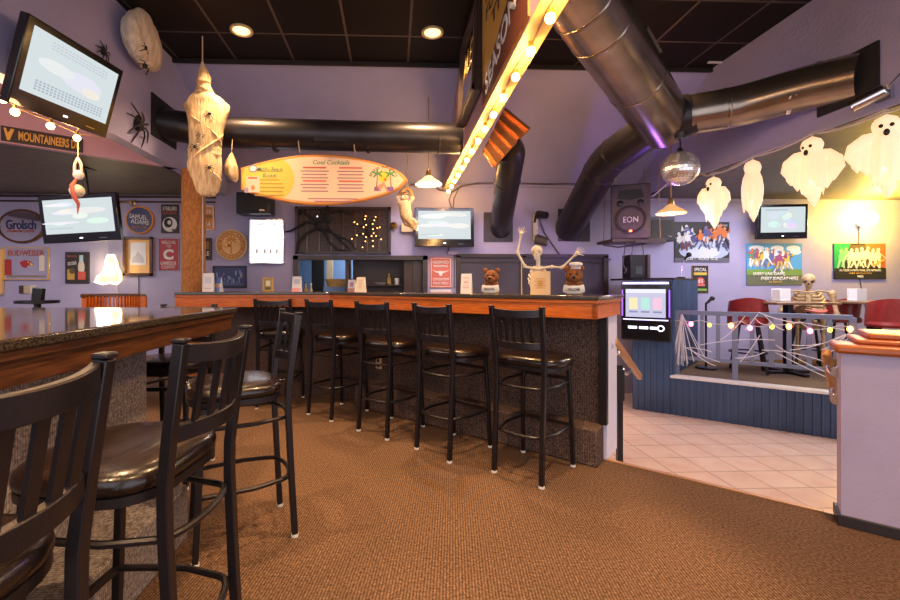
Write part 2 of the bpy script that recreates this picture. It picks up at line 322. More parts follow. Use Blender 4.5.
q = MB(); q.box((-4.7, YB-.02, 2.47), (4.4, .04, .03)); q.box((-4.7,YB-.02,2.40), (4.4,.03,.02)); struct('trim_2', q, 'wood_dark', smooth=0)
q = MB(); q.box((6.3, YB-.015, 2.475), (5.4,.03,.05)); struct('trim_3', q, 'wall', smooth=0)
q = MB(); q.box(((XL+XR)/2, YB-.02, zs-.02), (XR-XL,.03,.025)); struct('trim_4', q, 'wall', smooth=0)
q = MB(); q.box(((XL+XR)/2, YS-.02, CEIL-.02), (XR-XL,.03,.04)); struct('trim_5', q, 'black_matte', smooth=0)
# kitchen seen through the hatch
kx0, kx1 = HX0-.5, HX1+.3
q = MB(); q.box(((kx0+kx1)/2, YB+1.6, 1.3), (kx1-kx0, .06, 1.6)); struct('wall_kitchen', q, 'blue_wall', smooth=0)
q = MB(); q.box(((kx0+kx1)/2, YB+.85, 2.0), (kx1-kx0, 1.5, .04)); struct('ceiling_kitchen', q, 'white', smooth=0)
struct('wall_kitchen_left', MB().box((kx0, YB+.85, 1.3), (.05,1.5,1.5)), 'black_matte', smooth=0)
struct('wall_kitchen_right', MB().box((kx1, YB+.85, 1.3), (.05,1.5,1.5)), 'wood_dark', smooth=0)
struct('floor_kitchen', MB().box(((kx0+kx1)/2, YB+.85, .93), (kx1-kx0,1.5,.04)), 'wood_dark', smooth=0)
fr = MB(); t = .05
for x0, x1, z0, z1 in ((HX0-t,HX0+.02,HZ0,HZ1+t), (HX1-.02,HX1+t,HZ0,HZ1+t), (HX0-t,HX1+t,HZ1-.01,HZ1+t), (HX0-t,HX1+t,HZ0-.03,HZ0)):
    fr.box(((x0+x1)/2, YB+.045, (z0+z1)/2), (x1-x0, .15, z1-z0))
w1 = struct('window_1', fr, 'frame_dark', smooth=0)
xa, xb = onY(347,270,YB+.1).x, onY(404,270,YB+.1).x
sd = MB(); sd.box(((xa+xb)/2+.05, YB+.5, 1.3), (xb-xa, .05, .85)); sd.box((xa, YB+.3, 1.3), (.05,.4,.85)); sd.box((xb+.13, YB+.12, 1.3), (.26,.06,.7)); s_ = sd.build('side_panel', 'wood_dark', w1, smooth=0)
MB().box((xb+.18, YB+.08, 1.33), (.10,.03,.52)).build('cupboard_door', 'frame_dark', w1, smooth=0)
MB().box(((xa+xb)/2, YB+.38, 1.235), (xb-xa-.05,.2,.02)).build('shelf', 'wood_dark', w1, smooth=0)
xs = onY(318,270,YB+1).x
MB().box((xs, YB+1.0, 1.25), (.20,.05,.95)).build('door_jamb', 'black_matte', w1, smooth=0)
MB().box((xs+.18, YB+1.1, 1.25), (.10,.05,.95)).build('door_edge', 'tan', w1, smooth=0)
# dark shuttered window beside it
x0, x1, z1 = onY(458,260,YB).x, onY(604,260,YB).x, onY(500,256,YB).z
pm = struct('window_2', MB().box(((x0+x1)/2, YB-.01, (z1+.95)/2), (x1-x0, .03, z1-.95)), 'panel_dark', smooth=0)
fr = MB(); xm = onY(523,270,YB).x
for xx, ww in ((x0,.06), (x1,.07), (xm,.05)): fr.box((xx, YB-.035, (z1+.95)/2), (ww,.06,z1-.95))
fr.box(((x0+x1)/2, YB-.035, z1), (x1-x0+.07,.06,.05)); fr.box(((x0+x1)/2, YB-.03, z1-.09), (x1-x0,.03,.015)); fr.build('window_frame', 'frame_dark', pm, smooth=0)
MB().box((xm-.04, YB-.06, 1.3), (.012,.02,.66)).build('edge_strip', 'tan', pm, smooth=0)
# ------------------------------------------------------------------ post
pc = W(-2.375,4.72)
po = thing('support_post', 'round brown carpet-wrapped post standing at the left end of the bar', 'post', pc)
MB().lathe([(.122,0),(.122,LOW)], n=32, cap=True).build('shaft', 'post_wrap', po)
MB().tube([(.118,-.045,1.2),(.118,-.045,LOW)], .006, 6).build('cable', 'cable_white', po)
# ------------------------------------------------------------------ bar
D0 = 2.86; uR = .772
yF = 4.34; uL = 0
# corner where the slanted front meets the frontal run
tL = (yF - bv.y*D0)/bu.y; 
def line_pts(off, offF):                     # plan polyline of the bar front pushed back by off (slanted) / offF (frontal)
    yy = yF+offF; tt = (yy-bv.y*(D0+off))/bu.y; k = bar_pt(tt, D0+off); r = bar_pt(uR, D0+off); l = V((-2.18, yy, 0)); return r, k, l
def strip(o1, o2, f1, f2, z0, z1, trimR=0., mb=None):
    r, k, l = line_pts(o1, f1); r2, k2, l2 = line_pts(o2, f2); r = r+bu*trimR; r2 = r2+bu*trimR
    return (mb or MB()).prism([p2(r),p2(k),p2(l),p2(l2),p2(k2),p2(r2)], z0, z1)
bar = thing('bar_counter', 'long angled bar with orange wooden apron and carpeted front in the middle', 'bar', bar_pt(1.5,3.3))
strip(.34,.62,.46,.62,0,BARH-.03,.06).build('front_panel', 'carpet_bar', bar, world=True, smooth=0)
ap = strip(0,.035,0,.035,BARH-.152,BARH-.03)
r0 = bar_pt(uR, D0); r1 = bar_pt(uR, D0+.62); ap.prism([p2(r0),p2(r1),p2(r1+bu*.035),p2(r0+bu*.035)], BARH-.152, BARH-.03); ap.build('apron', 'wood_orange', bar, world=True, smooth=0, bevel=.004)
mo = strip(-.012,0,-.012,0,BARH-.052,BARH-.03); mo.prism([p2(r0-bu*.012-bv*.012),p2(r1-bu*.012),p2(r1),p2(r0-bv*.012)], BARH-.052, BARH-.03); mo.build('moulding', 'wood_orange', bar, world=True, smooth=0, bevel=.004)
strip(.035,.34,.035,.46,BARH-.06,BARH-.031).build('underside_board', 'wood_dark', bar, world=True, smooth=0)
l0 = bar_pt(.815,2.995+.03); l1 = bar_pt(3.15,3.025); l2 = bar_pt(3.0,3.2); l3 = bar_pt(.815,3.2)
MB().prism([p2(l0),p2(l1),p2(l2),p2(l3)], 0, .255).build('foot_ledge', 'carpet_bar', bar, world=True, bevel=.012)
q = MB(); k0 = bar_pt(.80,3.22); k1 = bar_pt(.80,3.50); q.prism([p2(k0),p2(k1),p2(k1+bu*.03),p2(k0+bu*.03)], 0, BARH-.152); q.build('end_panel', 'cool_white', bar, world=True, smooth=0)
q = MB(); k0 = bar_pt(.79,3.17); k1 = bar_pt(.79,3.215); q.prism([p2(k0),p2(k1),p2(k1+bu*.05),p2(k0+bu*.05)], .255, BARH-.152); q.build('corner_trim', 'black', bar, world=True, smooth=0)
for px in (499, 355, 266):
    v = .33 if px > 330 else 0
    p = onN(px, 320, bv, bar_pt(0, D0+.33)) if px > 330 else onY(px, 318, yF+.45); p.z = .96
    q = MB(); q.tube([p+V((0,-.005,.03)), p+V((0,-.03,.02)), p+V((.004,-.05,-.012)), p+V((.014,-.055,-.022)), p+V((.026,-.05,-.012)), p+V((.028,-.045,.01))], .006, 8); q.sph(p+V((0,-.008,.03)), .012); q.build('purse_hook', 'chrome', bar, world=True)
p = onN(379,363,bv,bar_pt(0,D0+.335)); q = MB(); q.box((0,-.004,0), (.075,.012,.115), mx=M.Translation(p) @ M.Rotation(atan2(-bu.y,-bu.x),4,'Z')); q.build('outlet_plate', 'tan', bar, world=True, bevel=.003)
q = MB(); [q.box((0,-.012,zz), (.03,.006,.028), mx=M.Translation(p) @ M.Rotation(atan2(-bu.y,-bu.x),4,'Z')) for zz in (-.025,.025)]; q.build('socket', 'black', bar, world=True)
ct = strip(-.02,.66,-.02,.62,BARH-.03,BARH,-.02); tag(ct.build('countertop', 'granite', bevel=.006), 'dark granite top running along the angled bar', 'countertop')
# ------------------------------------------------------------------ near counter (left)
cx0, cy1 = -1.07, 2.86
lc = thing('island_counter', 'carpeted counter base with dark brown wooden apron at the left edge', 'counter', (-2.4,.8,0))
def slab(x0,x1,y0,y1,z0,z1,mb=None): return (mb or MB()).box(((x0+x1)/2,(y0+y1)/2,(z0+z1)/2),(x1-x0,y1-y0,z1-z0))
slab(-3.5,-1.27,-1.2,2.24,0,CTRH-.035).build('base', 'carpet_grey', lc, world=True, smooth=0)
slab(-1.27,-1.0,-1.2,2.12,0,.262).build('foot_ledge', 'carpet_grey', lc, world=True, bevel=.012)
q = slab(cx0-.04,cx0,-1.2,cy1,CTRH-.142,CTRH-.033); slab(-3.7,cx0-.04,cy1-.04,cy1,CTRH-.142,CTRH-.033,q); q.build('apron', 'wood_brown', lc, world=True, smooth=0, bevel=.004)
q = slab(cx0-.02,cx0+.015,-1.2,cy1+.012,CTRH-.066,CTRH-.034); slab(-3.7,cx0,cy1-.02,cy1+.014,CTRH-.066,CTRH-.034,q); q.build('moulding', 'wood_brown', lc, world=True, bevel=.006)
q = slab(-3.75,cx0+.03,-1.2,cy1+.03,CTRH-.033,CTRH); tag(q.build('countertop', 'granite', bevel=.006), 'polished black granite slab on the near left counter', 'countertop')
# ------------------------------------------------------------------ half wall on the right
hw0 = bar_pt(-.352, 3.10); hd = -bu
hw = thing('half_wall', 'lavender half wall with orange wooden cap at the right edge', 'half wall', hw0)
def along(mb, u0, u1, v0, v1, z0, z1): return mb.prism([p2(bar_pt(u0,v0)),p2(bar_pt(u1,v0)),p2(bar_pt(u1,v1)),p2(bar_pt(u0,v1))], z0, z1)
along(MB(), -.352,-2.6,3.10,3.24,0,.885).build('wall_panel', 'halfwall', hw, world=True, smooth=0)
along(MB(), -.338,-2.6,3.085,3.255,0,.055).build('base_board', 'baseboard', hw, world=True, bevel=.004)
along(MB(), -.325,-2.6,3.055,3.30,.885,.93).build('cap', 'wood_cap', hw, world=True, bevel=.014)
along(along(MB(), -.41,-2.6,3.13,3.44,.93,.955), -.46,-2.6,3.19,3.50,.955,.985).build('cap_moulding', 'wood_cap', hw, world=True, bevel=.010)
# ------------------------------------------------------------------ handrails
def handrail(a, b, wallpts, label, pst=None):
    o = thing('handrail', label, 'handrail', a, group=None)
    d = (b-a).normalized(); MB().bar(a, b, .042, .06).build('rail', 'wood_rail', o, world=True, bevel=.016, seg=3)
    for t, wp in zip((.14,.62), wallpts):
        p = a+(b-a)*t; q = MB(); q.tube([p-V((0,0,.03)), p-V((0,0,.055)), (p+wp)/2-V((0,0,.055)), wp], .009, 8); q.cyl(wp, wp+(wp-p).normalized()*.012, .03, n=14); q.build('bracket', 'chrome', o, world=True)
    return o
a = at(614.5,341,3.2); b = at(640,377,3.78)
ra = handrail(a, b, [at(609,346,3.12), at(621.5,371,3.42)], 'short sloping wooden handrail on brackets at the end of the bar')
pp = at(619.5,420,3.38); pr = thing('newel_post', 'dark metal post between the white bar end and the tiled steps', 'post', (pp.x,pp.y,TILE+.17))
slab(pp.x-.02,pp.x+.02,pp.y-.02,pp.y+.02,TILE+.17,.60).build('shaft', 'metal_black', pr, world=True, bevel=.004)
slab(pp.x-.028,pp.x+.028,pp.y-.028,pp.y+.028,.32,.565).build('sleeve', 'black', pr, world=True, bevel=.004)
a = bar_pt(-.30,3.17,.80)+V((0,0,.03)); b = bar_pt(-.29,3.72,.50)
a = at(826,352,2.52); b = at(835,398,2.72)
rb = handrail(a, b, [bar_pt(-.352,3.19,.77), bar_pt(-.352,3.225,.62)], 'short wooden handrail fixed to the end of the lavender half wall')
# ------------------------------------------------------------------ bar stools
def make_stool(label):
    t = thing('bar_stool', label, 'bar stool')
    wb_, wf_, dp, ht = .163, .178, .405, 1.10
    q = MB(); n = 20                                                     # padded seat: rounded square, fuller in front
    def loop(s, z): return [(s*.226*(abs(cos(a))**.62)*(1 if cos(a) > 0 else -1), .226+s*(.205 if sin(a) < 0 else .222)*(abs(sin(a))**.62)*(1 if sin(a) > 0 else -1), z+.014) for a in (2*pi*i/32 for i in range(32))]
    q.rings([loop(.95,.700), loop(.995,.706), loop(1.0,.722), loop(.985,.738), loop(.93,.750), loop(.8,.757), loop(.5,.761), loop(.15,.762)])
    q.build('seat', 'vinyl', t, smooth=60)
    q = MB(); q.rings([loop(.955,.672), loop(.985,.675), loop(.985,.699), loop(.955,.702)]); q.build('seat_frame', 'metal_black', t)
    for s in (-1, 1):
        pts = [(s*(wb_+.002),-.028,.013), (s*wb_,-.012,.30), (s*(wb_+.002),.004,.62), (s*(wb_+.004),.004,.72), (s*(wb_+.008),-.012,.86), (s*(wb_+.012),-.044,ht-.012)]
        l = MB().tube(pts, .0205, 4, up=(1,0,0)).build('leg', 'metal_black', t, bevel=.003)
        MB().box((s*(wb_+.012),-.045,ht-.006), (.034,.034,.012)).build('post_cap', 'metal_black', l, bevel=.004)
        MB().cyl((s*(wb_+.002),-.028,0), (s*(wb_+.002),-.028,.013), .0185).build('foot_glide', 'glide', l)
        pts = [(s*(wf_+.006),dp+.006,.013), (s*wf_,dp-.01,.35), (s*(wf_-.012),dp-.03,.68)]
        l = MB().tube(pts, .0185, 4, up=(1,0,0)).build('leg', 'metal_black', t, bevel=.003)
        MB().cyl((s*(wf_+.006),dp+.006,0), (s*(wf_+.006),dp+.006,.013), .017).build('foot_glide', 'glide', l)
    bow = lambda x, z, y0: (x, y0-.045*(1-(x/.185)**2), z)
    def rail(z0, z1, y0, hw, nm, dip):
        q = MB(); vs = []; k = 12
        for i in range(k+1):
            x = -hw+2*hw*i/k; b = -.045*(1-(x/hw)**2); dz = -dip*(1-(x/hw)**2)
            vs += [V((x, y0+b-.011, z0+dz)), V((x, y0+b+.011, z0+dz)), V((x, y0+b+.011, z1+dz)), V((x, y0+b-.011, z1+dz))]
        fs = [(0,1,2,3), tuple(range(4*k, 4*k+4))[::-1]]
        for i in range(k):
            for j in range(4): a = 4*i+j; b_ = 4*i+(j+1) % 4; fs.append((a, a+4, b_+4, b_))
        q.add(vs, fs); return q.build(nm, 'metal_black', t, bevel=.003)
    rail(1.034, 1.084, -.037, .162, 'top_rail', .008)
    rail(.832, .876, -.010, .156, 'lower_rail', 0)
    for i in range(5):
        x = -.108+.054*i; b = -.045*(1-(x/.17)**2)
        MB().bar((x*.98, -.010+b, .87), (x, -.037+b, 1.036), .024, .009, up=(0,1,0)).build('slat', 'metal_black', t)
    def hoop(z, nm, r, bulge):
        pts = [(wf_-.01,dp-.01,z), (wf_+.0,.30,z), (wf_+.006,.16,z), (wb_-.01,.03,z)]
        arc = [(wb_*cos(a)*.93, .03-bulge*sin(a), z) for a in (pi*i/8 for i in range(1,8))]
        pts = pts+arc+[(-p[0],p[1],p[2]) for p in pts[::-1]]
        MB().tube(pts, r, 8).build(nm, 'metal_black', t)
    hoop(.585, 'stretcher', .010, .05); hoop(.285, 'footrest', .011, .06)
    q = MB(); q.bar((-wf_,dp-.012,.285), (wf_,dp-.012,.285), .02,.02); q.build('front_bar', 'metal_black', t)
    MB().bar((-wf_+.01,dp-.022,.60), (wf_-.01,dp-.022,.60), .016,.022).build('front_brace', 'metal_black', t)
    return t
stools = [((.692,2.700),-.74,'rightmost of the black bar stools along the angled bar, its back fully in view','stools along the angled bar'),
 ((.180,3.085),-.83,'second black bar stool from the right end of the angled bar','stools along the angled bar'),
 ((-.290,3.505),-.705,'third black bar stool from the right end of the angled bar','stools along the angled bar'),
 ((-.819,3.965),-.68,'fourth black bar stool from the right end, beside the bend in the bar','stools along the angled bar'),
 ((-1.345,4.255),-.02,'black bar stool facing the far straight run of the bar, behind the shiny-seated stool','stools along the angled bar'),
 ((-.640,.655),R(88),'nearest black bar stool cut off by the left edge, seen from behind','stools at the left counter'),
 ((-.592,1.230),R(86),'large black bar stool at the left counter, second nearest, whole seat in view','stools at the left counter'),
 ((-.640,2.235),R(119),'black bar stool turned sideways at the left counter, bright glare on its seat','stools at the left counter'),
 ((-1.545,2.99),R(183),'black bar stool across the far end of the left counter, mostly hidden','stools at the left counter')]
st0 = None
for (x, z), a, lab, grp in stools:
    p = W(x, z)
    if 'angled' in grp or x == -1.545 or z > 2: p = p + V((-sin(a-TH), cos(a-TH), 0))*.024
    if st0 is None: st0 = make_stool(lab); st0.location = p; st0.rotation_euler = (0,0,a-TH); st0['group'] = grp
    else: dup(st0, p, a-TH, lab, grp)
# ------------------------------------------------------------------ wooden-backed chair far left
p = at(113,301,4.3); ch = thing('barrel_chair', 'curved slatted wooden chair back showing above the left counter top', 'chair', (p.x,p.y,0))
q = MB(); vs = []
for i in range(25):
    a = pi*(.06+.88*i/24); vs.append((.31*cos(a), .24*sin(a)-.05))
for i in range(24):
    if i % 2 == 0: q.bar((vs[i][0],vs[i][1],.72), (vs[i][0],vs[i][1],1.12), .048,.02, up=(vs[i][1],-vs[i][0],0))
    else: q.bar((vs[i][0],vs[i][1],.72), (vs[i][0],vs[i][1],1.115), .044,.016, up=(vs[i][1],-vs[i][0],0))
q.build('backrest', 'wood_orange', ch)
MB().tube([(x,y,1.125) for x,y in vs], .022, 8).build('top_rail', 'wood_brown', ch)
MB().lathe([(.0,.66),(.26,.66),(.27,.68),(.26,.71),(.0,.72)], n=24).build('seat', 'vinyl', ch)
for i in range(4): a = pi/4+i*pi/2; MB().tube([(.16*cos(a),.16*sin(a),.66),(.24*cos(a),.24*sin(a),0)], .02, 8).build('leg', 'wood_brown', ch)
# ------------------------------------------------------------------ corrugated stage, booth, railing
# front of the stage: line through two points on the tile floor
s0, s1 = onZ(630,408.3,TILE), onZ(840,439.6,TILE); sd_ = (s1-s0).normalized(); sn = V((-sd_.y, sd_.x, 0))
if sn.y < 0: sn = -sn
def sp(t, v, z=0.): return V((s0.x+sd_.x*t+sn.x*v, s0.y+sd_.y*t+sn.y*v, z))
def corr(mb, a, b, z0, z1, pitch=.068, dep=.020):                          # ribbed sheet from a to b
    L = (b-a).length; d = (b-a)/L; nn = V((d.y,-d.x,0)); k = int(L/pitch); pl = []
    for i in range(k+1):
        for f, o in ((0,0),(.66,0),(.72,dep),(.90,dep),(.96,0)): 
            s = (i+f)*pitch
            if s <= L: p = a+d*s+nn*o; pl.append((p.x,p.y))
    pl.append((b.x,b.y)); bk = [(p[0]-nn.x*.03, p[1]-nn.y*.03) for p in pl]; m = len(pl)
    mb.add([(x,y,z0) for x,y in pl]+[(x,y,z1) for x,y in pl], [(i,i+1,m+i+1,m+i) for i in range(m-1)])
    return mb
pj = onN(672,376,sn,s0); tj = (pj-s0).dot(sd_)                              # where the tall booth meets the low wall
stg = thing('stage', 'low raised stage clad in blue corrugated metal with a pale ledge', 'stage', sp(tj,0,TILE))
corr(MB(), sp(tj-.02,0), sp(3.6,0), TILE, STAGE-.03).build('cladding', 'blue_metal', stg, world=True, smooth=20)
MB().prism([p2(sp(tj-.02,-.035)),p2(sp(3.6,-.035)),p2(sp(3.6,.10)),p2(sp(tj-.02,.10))], STAGE-.03, STAGE).build('ledge', 'white', stg, world=True, bevel=.004)
MB().prism([p2(sp(tj-.02,.02)),p2(sp(3.6,.02)),(8.99,0.6),(8.99,YB-.01),(sp(tj,0).x+.2,YB)], STAGE-.02, STAGE-.004).build('deck', 'stage_carpet', stg, world=True, smooth=0)
bo = thing('booth', 'tall blue corrugated metal booth in front of the back wall', 'booth', sp(tj/2,.3,TILE))
bz = 1.30; bl = .03
bR = onY(697,300,YB-.12)
corr(MB(), sp(bl,0), sp(tj,0), TILE, bz).build('front_cladding', 'blue_metal', bo, world=True, smooth=20)
corr(MB(), sp(tj,0), V((bR.x,bR.y,0)), STAGE, bz).build('side_cladding', 'blue_metal', bo, world=True, smooth=20)
MB().prism([p2(sp(bl,-.02)),p2(sp(tj+.02,-.02)),(bR.x+.02,bR.y),(sp(bl,0).x+.05,bR.y)], bz, bz+.025).build('top', 'black_matte', bo, world=True, smooth=0)
MB().prism([p2(sp(bl,0)),p2(sp(bl,.03)),(sp(bl,0).x+.4,bR.y),(sp(bl,0).x+.37,bR.y)], TILE, bz).build('left_side', 'black_matte', bo, world=True, smooth=0)
# jukebox
ja = onN(621,310,sn,sp(0,-.12)); jb = onN(671,310,sn,sp(0,-.12)); jc = (ja+jb)/2; jw = (jb-ja).length; jz0, jz1 = onN(646,341,sn,sp(0,-.12)).z, onN(646,281,sn,sp(0,-.12)).z
jr = atan2(sd_.y, sd_.x); jb_ = thing('jukebox', 'black touch-screen jukebox with a bright display, fixed to the booth', 'jukebox', (jc.x,jc.y,jz0), jr); jh = jz1-jz0
q = MB(); q.box((0,.05,jh/2), (jw,.10,jh)); q.build('cabinet', 'black_gloss', jb_, bevel=.012)
q = MB(); sw, sh = jw*.80, jh*.47; sz = jh*.63
q.rect(-sw/2,sz-sh/2,sw/2,sz+sh/2,-.004,(.62,.60,.80)); q.rect(-sw/2,sz+sh*.36,sw/2,sz+sh/2,-.005,(.9,.9,1.))
for i in range(3):
    x = -sw*.3+i*sw*.3; q.rect(x-sw*.11,sz-sh*.22,x+sw*.11,sz+sh*.2,-.005,((.95,.85,.5),(.5,.85,.75),(.95,.6,.75))[i]); q.rect(x-sw*.11,sz-sh*.34,x+sw*.11,sz-sh*.28,-.005,(.3,.3,.5))
q.build('screen', 'screen', jb_, smooth=0)
MB().box((0,-.004,jh*.965), (jw*.92,.02,jh*.035)).build('top_light', 'blue_glow', jb_); MB().box((0,-.006,sz-sh/2-.03), (jw*.9,.012,.014)).build('strip_light', 'blue_glow', jb_)
for s in (-1,1): MB().box((s*jw*.47,-.004,sz), (.014,.012,sh*.95)).build('side_light', 'purple_glow', jb_)
q = MB()
for x, w_ in ((-.16,.11),(-.02,.11),(.10,.08)): q.box((x*jw/.62,-.004,jh*.22), (w_*jw/.62,.006,.030))
q.ring2(.19*jw/.62, jh*.22, .025,.038,-.004,None,20); q.build('logo', 'led_white', jb_, smooth=0)
# things on and above the booth
p = at(636,279,5.55); p.z = bz+.025; am = thing('amplifier', 'small black amplifier box standing on the corrugated booth', 'amplifier', p)
q = MB(); q.box((-.03,0,.15), (.20,.2,.30)); q.build('case', 'black', am, bevel=.006); MB().box((.10,-.02,.15), (.035,.2,.30)).build('side_panel', 'speaker_grey', am)
MB().box((-.02,-.102,.10), (.09,.004,.10)).build('front_panel', 'black_gloss', am)
p = at(681,279,5.55); p.z = bz+.025; mi = thing('microphone', 'black microphone on a gooseneck rising from the booth top', 'microphone', p)
MB().lathe([(.0,0),(.05,0),(.05,.015),(.01,.02),(.0,.02)], n=16).build('base', 'black', mi); MB().tube([(0,0,.02),(.01,0,.12),(.03,0,.2),(.05,0,.26)], .006, 8).build('gooseneck', 'chrome', mi)
q = MB(); q.cyl((.045,0,.245),(.075,-.02,.29), .012,.02); q.sph((.085,-.03,.305), .032); q.build('head', 'black', mi)
zz = 5.62; p = at(629,242,zz); shf = thing('speaker_shelf', 'dark hanging shelf carrying the loudspeaker, chained to the ceiling', 'shelf', p)
MB().box((.0,0,0), (.66,.42,.035)).build('board', 'wood_dark', shf); MB().box((.16,-.2,.0), (.40,.03,.06)).build('rail', 'speaker_grey', shf)
for x, y in ((-.28,.12),(.30,.12),(.30,-.19)): MB().tube([(x,y,.02),(x*.9,y,1.0)], .006, 6).build('chain', 'wire_warm', shf)
q = MB(); q.tube([(-.3,.1,-.03),(-.15,.0,-.07),(.1,-.05,-.04),(.22,0,-.02)], .012, 6); q.tube([(-.1,-.1,-.02),(-.14,-.1,-.3),(-.02,-.1,-.5)], .007, 6); q.tube([(.0,-.1,-.02),(-.03,-.1,-.25),(-.12,-.1,-.42)], .006, 6); q.tube([(.12,-.1,-.02),(.14,-.1,-.2)], .006,6); q.build('cable', 'cable', shf)
p = at(629,239,zz-.05); spk = thing('loudspeaker', 'big dark grey loudspeaker on the hanging shelf beside the large duct', 'speaker', (p.x,p.y,shf.location.z+.018), R(-24))
sh = .70; q = MB(); q.prism([(-.23,-.17),(.23,-.17),(.19,.17),(-.17,.17)], 0, sh); q.build('cabinet', 'speaker_grey', spk, bevel=.02, seg=3)
mxy = M.Translation((0,-.172,0)) @ M.Rotation(pi/2,4,'X')
q = MB(); q.lathe([(.175,0),(.180,.012),(.165,.016),(.160,.004),(.12,-.01),(.06,-.02),(.055,-.008),(.0,-.003)], n=36, mx=M.Translation((0,-.172,.245)) @ M.Rotation(pi/2,4,'X')); q.build('woofer', 'cone', spk)
q = MB(); q.rings([[(x*.155,-.174,.56+z*.065) for x,z in ((-1,-.6),(-.8,1),(.8,1),(1,-.6),(0,-1))],[(x*.09,-.165,.56+z*.035) for x,z in ((-1,-.6),(-.8,1),(.8,1),(1,-.6),(0,-1))]]); q.build('horn', 'black', spk)
for s in (-1,1): MB().sph((s*.115,-.165,.455), .045, sc=(1,.35,1)).build('port', 'black', spk)
text('EON', .17,.075,0,.245,-.190,'cable_white',spk,'logo',ext=.006); MB().box((.0,-.185,.10), (.03,.008,.022)).build('power_light', 'led_red', spk)
p = onY(657,230,YB-.10); s2 = thing('wall_speaker', 'small black box speaker on the back wall right of the loudspeaker', 'speaker', p)
MB().box((0,0,0), (.40,.18,.34)).build('cabinet', 'black', s2, bevel=.008); MB().box((.02,-.092,.0), (.32,.006,.26)).build('grille', 'cone', s2); MB().box((.13,-.097,-.10), (.05,.004,.012)).build('badge', 'chrome', s2)
MB().box((0,.095,0), (.1,.012,.1)).build('bracket', 'metal_black', s2)
# railing
rv = .13; ta = (onN(676,340,sn,sp(0,rv))-s0).dot(sd_); tb = (onN(853,340,sn,sp(0,rv))-s0).dot(sd_)
zt = .90; zb_ = .345
rl = thing('stage_railing', 'grey metal railing with upright bars along the stage edge', 'railing', sp((ta+tb)/2,rv,STAGE))
MB().bar(sp(ta-.12,rv,zt), sp(tb,rv,zt), .05,.05).build('top_rail', 'rail_metal', rl, world=True, bevel=.004)
MB().bar(sp(ta,rv,zb_), sp(tb,rv,zb_), .04,.04).build('bottom_rail', 'rail_metal', rl, world=True, bevel=.004)
for px in (702,718,752,771,789,809,829):
    t = (onN(px,340,sn,sp(0,rv))-s0).dot(sd_); MB().bar(sp(t,rv,zb_), sp(t,rv,zt), .04,.04, up=sn).build('baluster', 'rail_metal', rl, world=True)
for px in (677,735,852.5):
    t = (onN(px,340,sn,sp(0,rv))-s0).dot(sd_); MB().bar(sp(t,rv,STAGE), sp(t,rv,zt), .055,.055, up=sn).build('post', 'rail_metal', rl, world=True, bevel=.004)
def rp(px, py, off=0.): return onN(px, py, sn, sp(0,rv-.04-off))
# string of coloured bulbs on the railing
sl = thing('string_lights', 'string of coloured bulbs looped along the stage railing', 'string lights', rp(760,326))
cols = ['bulb_orange','bulb_pink','bulb_yellow']; bl_ = [(672,323,0),(691,324,1),(709.5,325,2),(731,325.5,0),(750,328,1),(772,327,2),(789,326.5,0),(810,331,1),(830,330,2),(850,329,0)]
pts = []
for i, (x, y, k) in enumerate(bl_):
    p = rp(x,y-2); pts.append(p)
    if i < len(bl_)-1: m_ = rp((x+bl_[i+1][0])/2, y-3+rnd.uniform(-2,5)); pts.append(m_)
MB().tube(pts, .005, 6).build('cord', 'cable_white', sl, world=True)
for x, y, k in bl_:
    q = MB(); p = rp(x,y); q.sph(p, .024 if k != 2 else .020, 10, 8, sc=(1,1,1.25)); q.build('bulb', cols[k], sl, world=True)
# stretched cobwebs on the railing
cw = MB()
def strand(a, b, sag, r=.004, k=6): cw.tube([a.lerp(b,i/k)-V((0,0,sag*4*(i/k)*(1-i/k))) for i in range(k+1)], r, 5)
top = rp(682,314)
for k in range(20): strand(rp(682+rnd.uniform(-1.5,1.5),314+rnd.uniform(0,4)), rp(rnd.uniform(671.5,690),rnd.uniform(350,367)), rnd.uniform(-.015,.015), .0035)
for x, y in ((694,362),(698,350),(704,356)): strand(top, rp(x,y), .01, .004)
for a, b, s in (((682,345),(720,362),.02),((684,348),(712,352),-.02),((690,348),(716,366),.03),((745,316),(720,340),.03),((758,314),(745,330),.0),((764,314),(784,330),.03),((755,318),(772,322),.05),((776,345),(826,372),.02),((740,362),(760,335),.02),((792,345),(850,333),.05),((790,350),(846,334),.03),((800,322),(845,330),.0),((762,350),(826,362),-.03),((700,345),(775,340),-.03),((775,352),(840,383),.01),((758,312),(800,323),.02),((735,358),(765,352),.02),((822,350),(853,330),.02),((830,352),(852,334),.02)):
    strand(rp(*a,.01), rp(*b,.01), s, .0045)
o = cw.build('cobweb', 'web', world=False); tag(o, 'white stretched artificial cobweb hung over the stage railing', 'cobweb', kind='stuff')
# mic stand on stage
p = at(706,372,5.6); p.z = STAGE; ms = thing('microphone_stand', 'black microphone stand behind the railing near the booth', 'microphone stand', p)
MB().lathe([(0,0),(.12,0),(.12,.02),(.02,.03),(0,.03)], n=20).build('base', 'black', ms); hz = at(706,303,5.6).z-STAGE; MB().cyl((0,0,.02),(0,0,hz), .012).build('pole', 'metal_black', ms)
q = MB(); q.cyl((0,0,hz-.01),(.07,0,hz+.05), .014,.02); q.sph((.085,0,hz+.06), .03); q.build('microphone', 'black', ms)
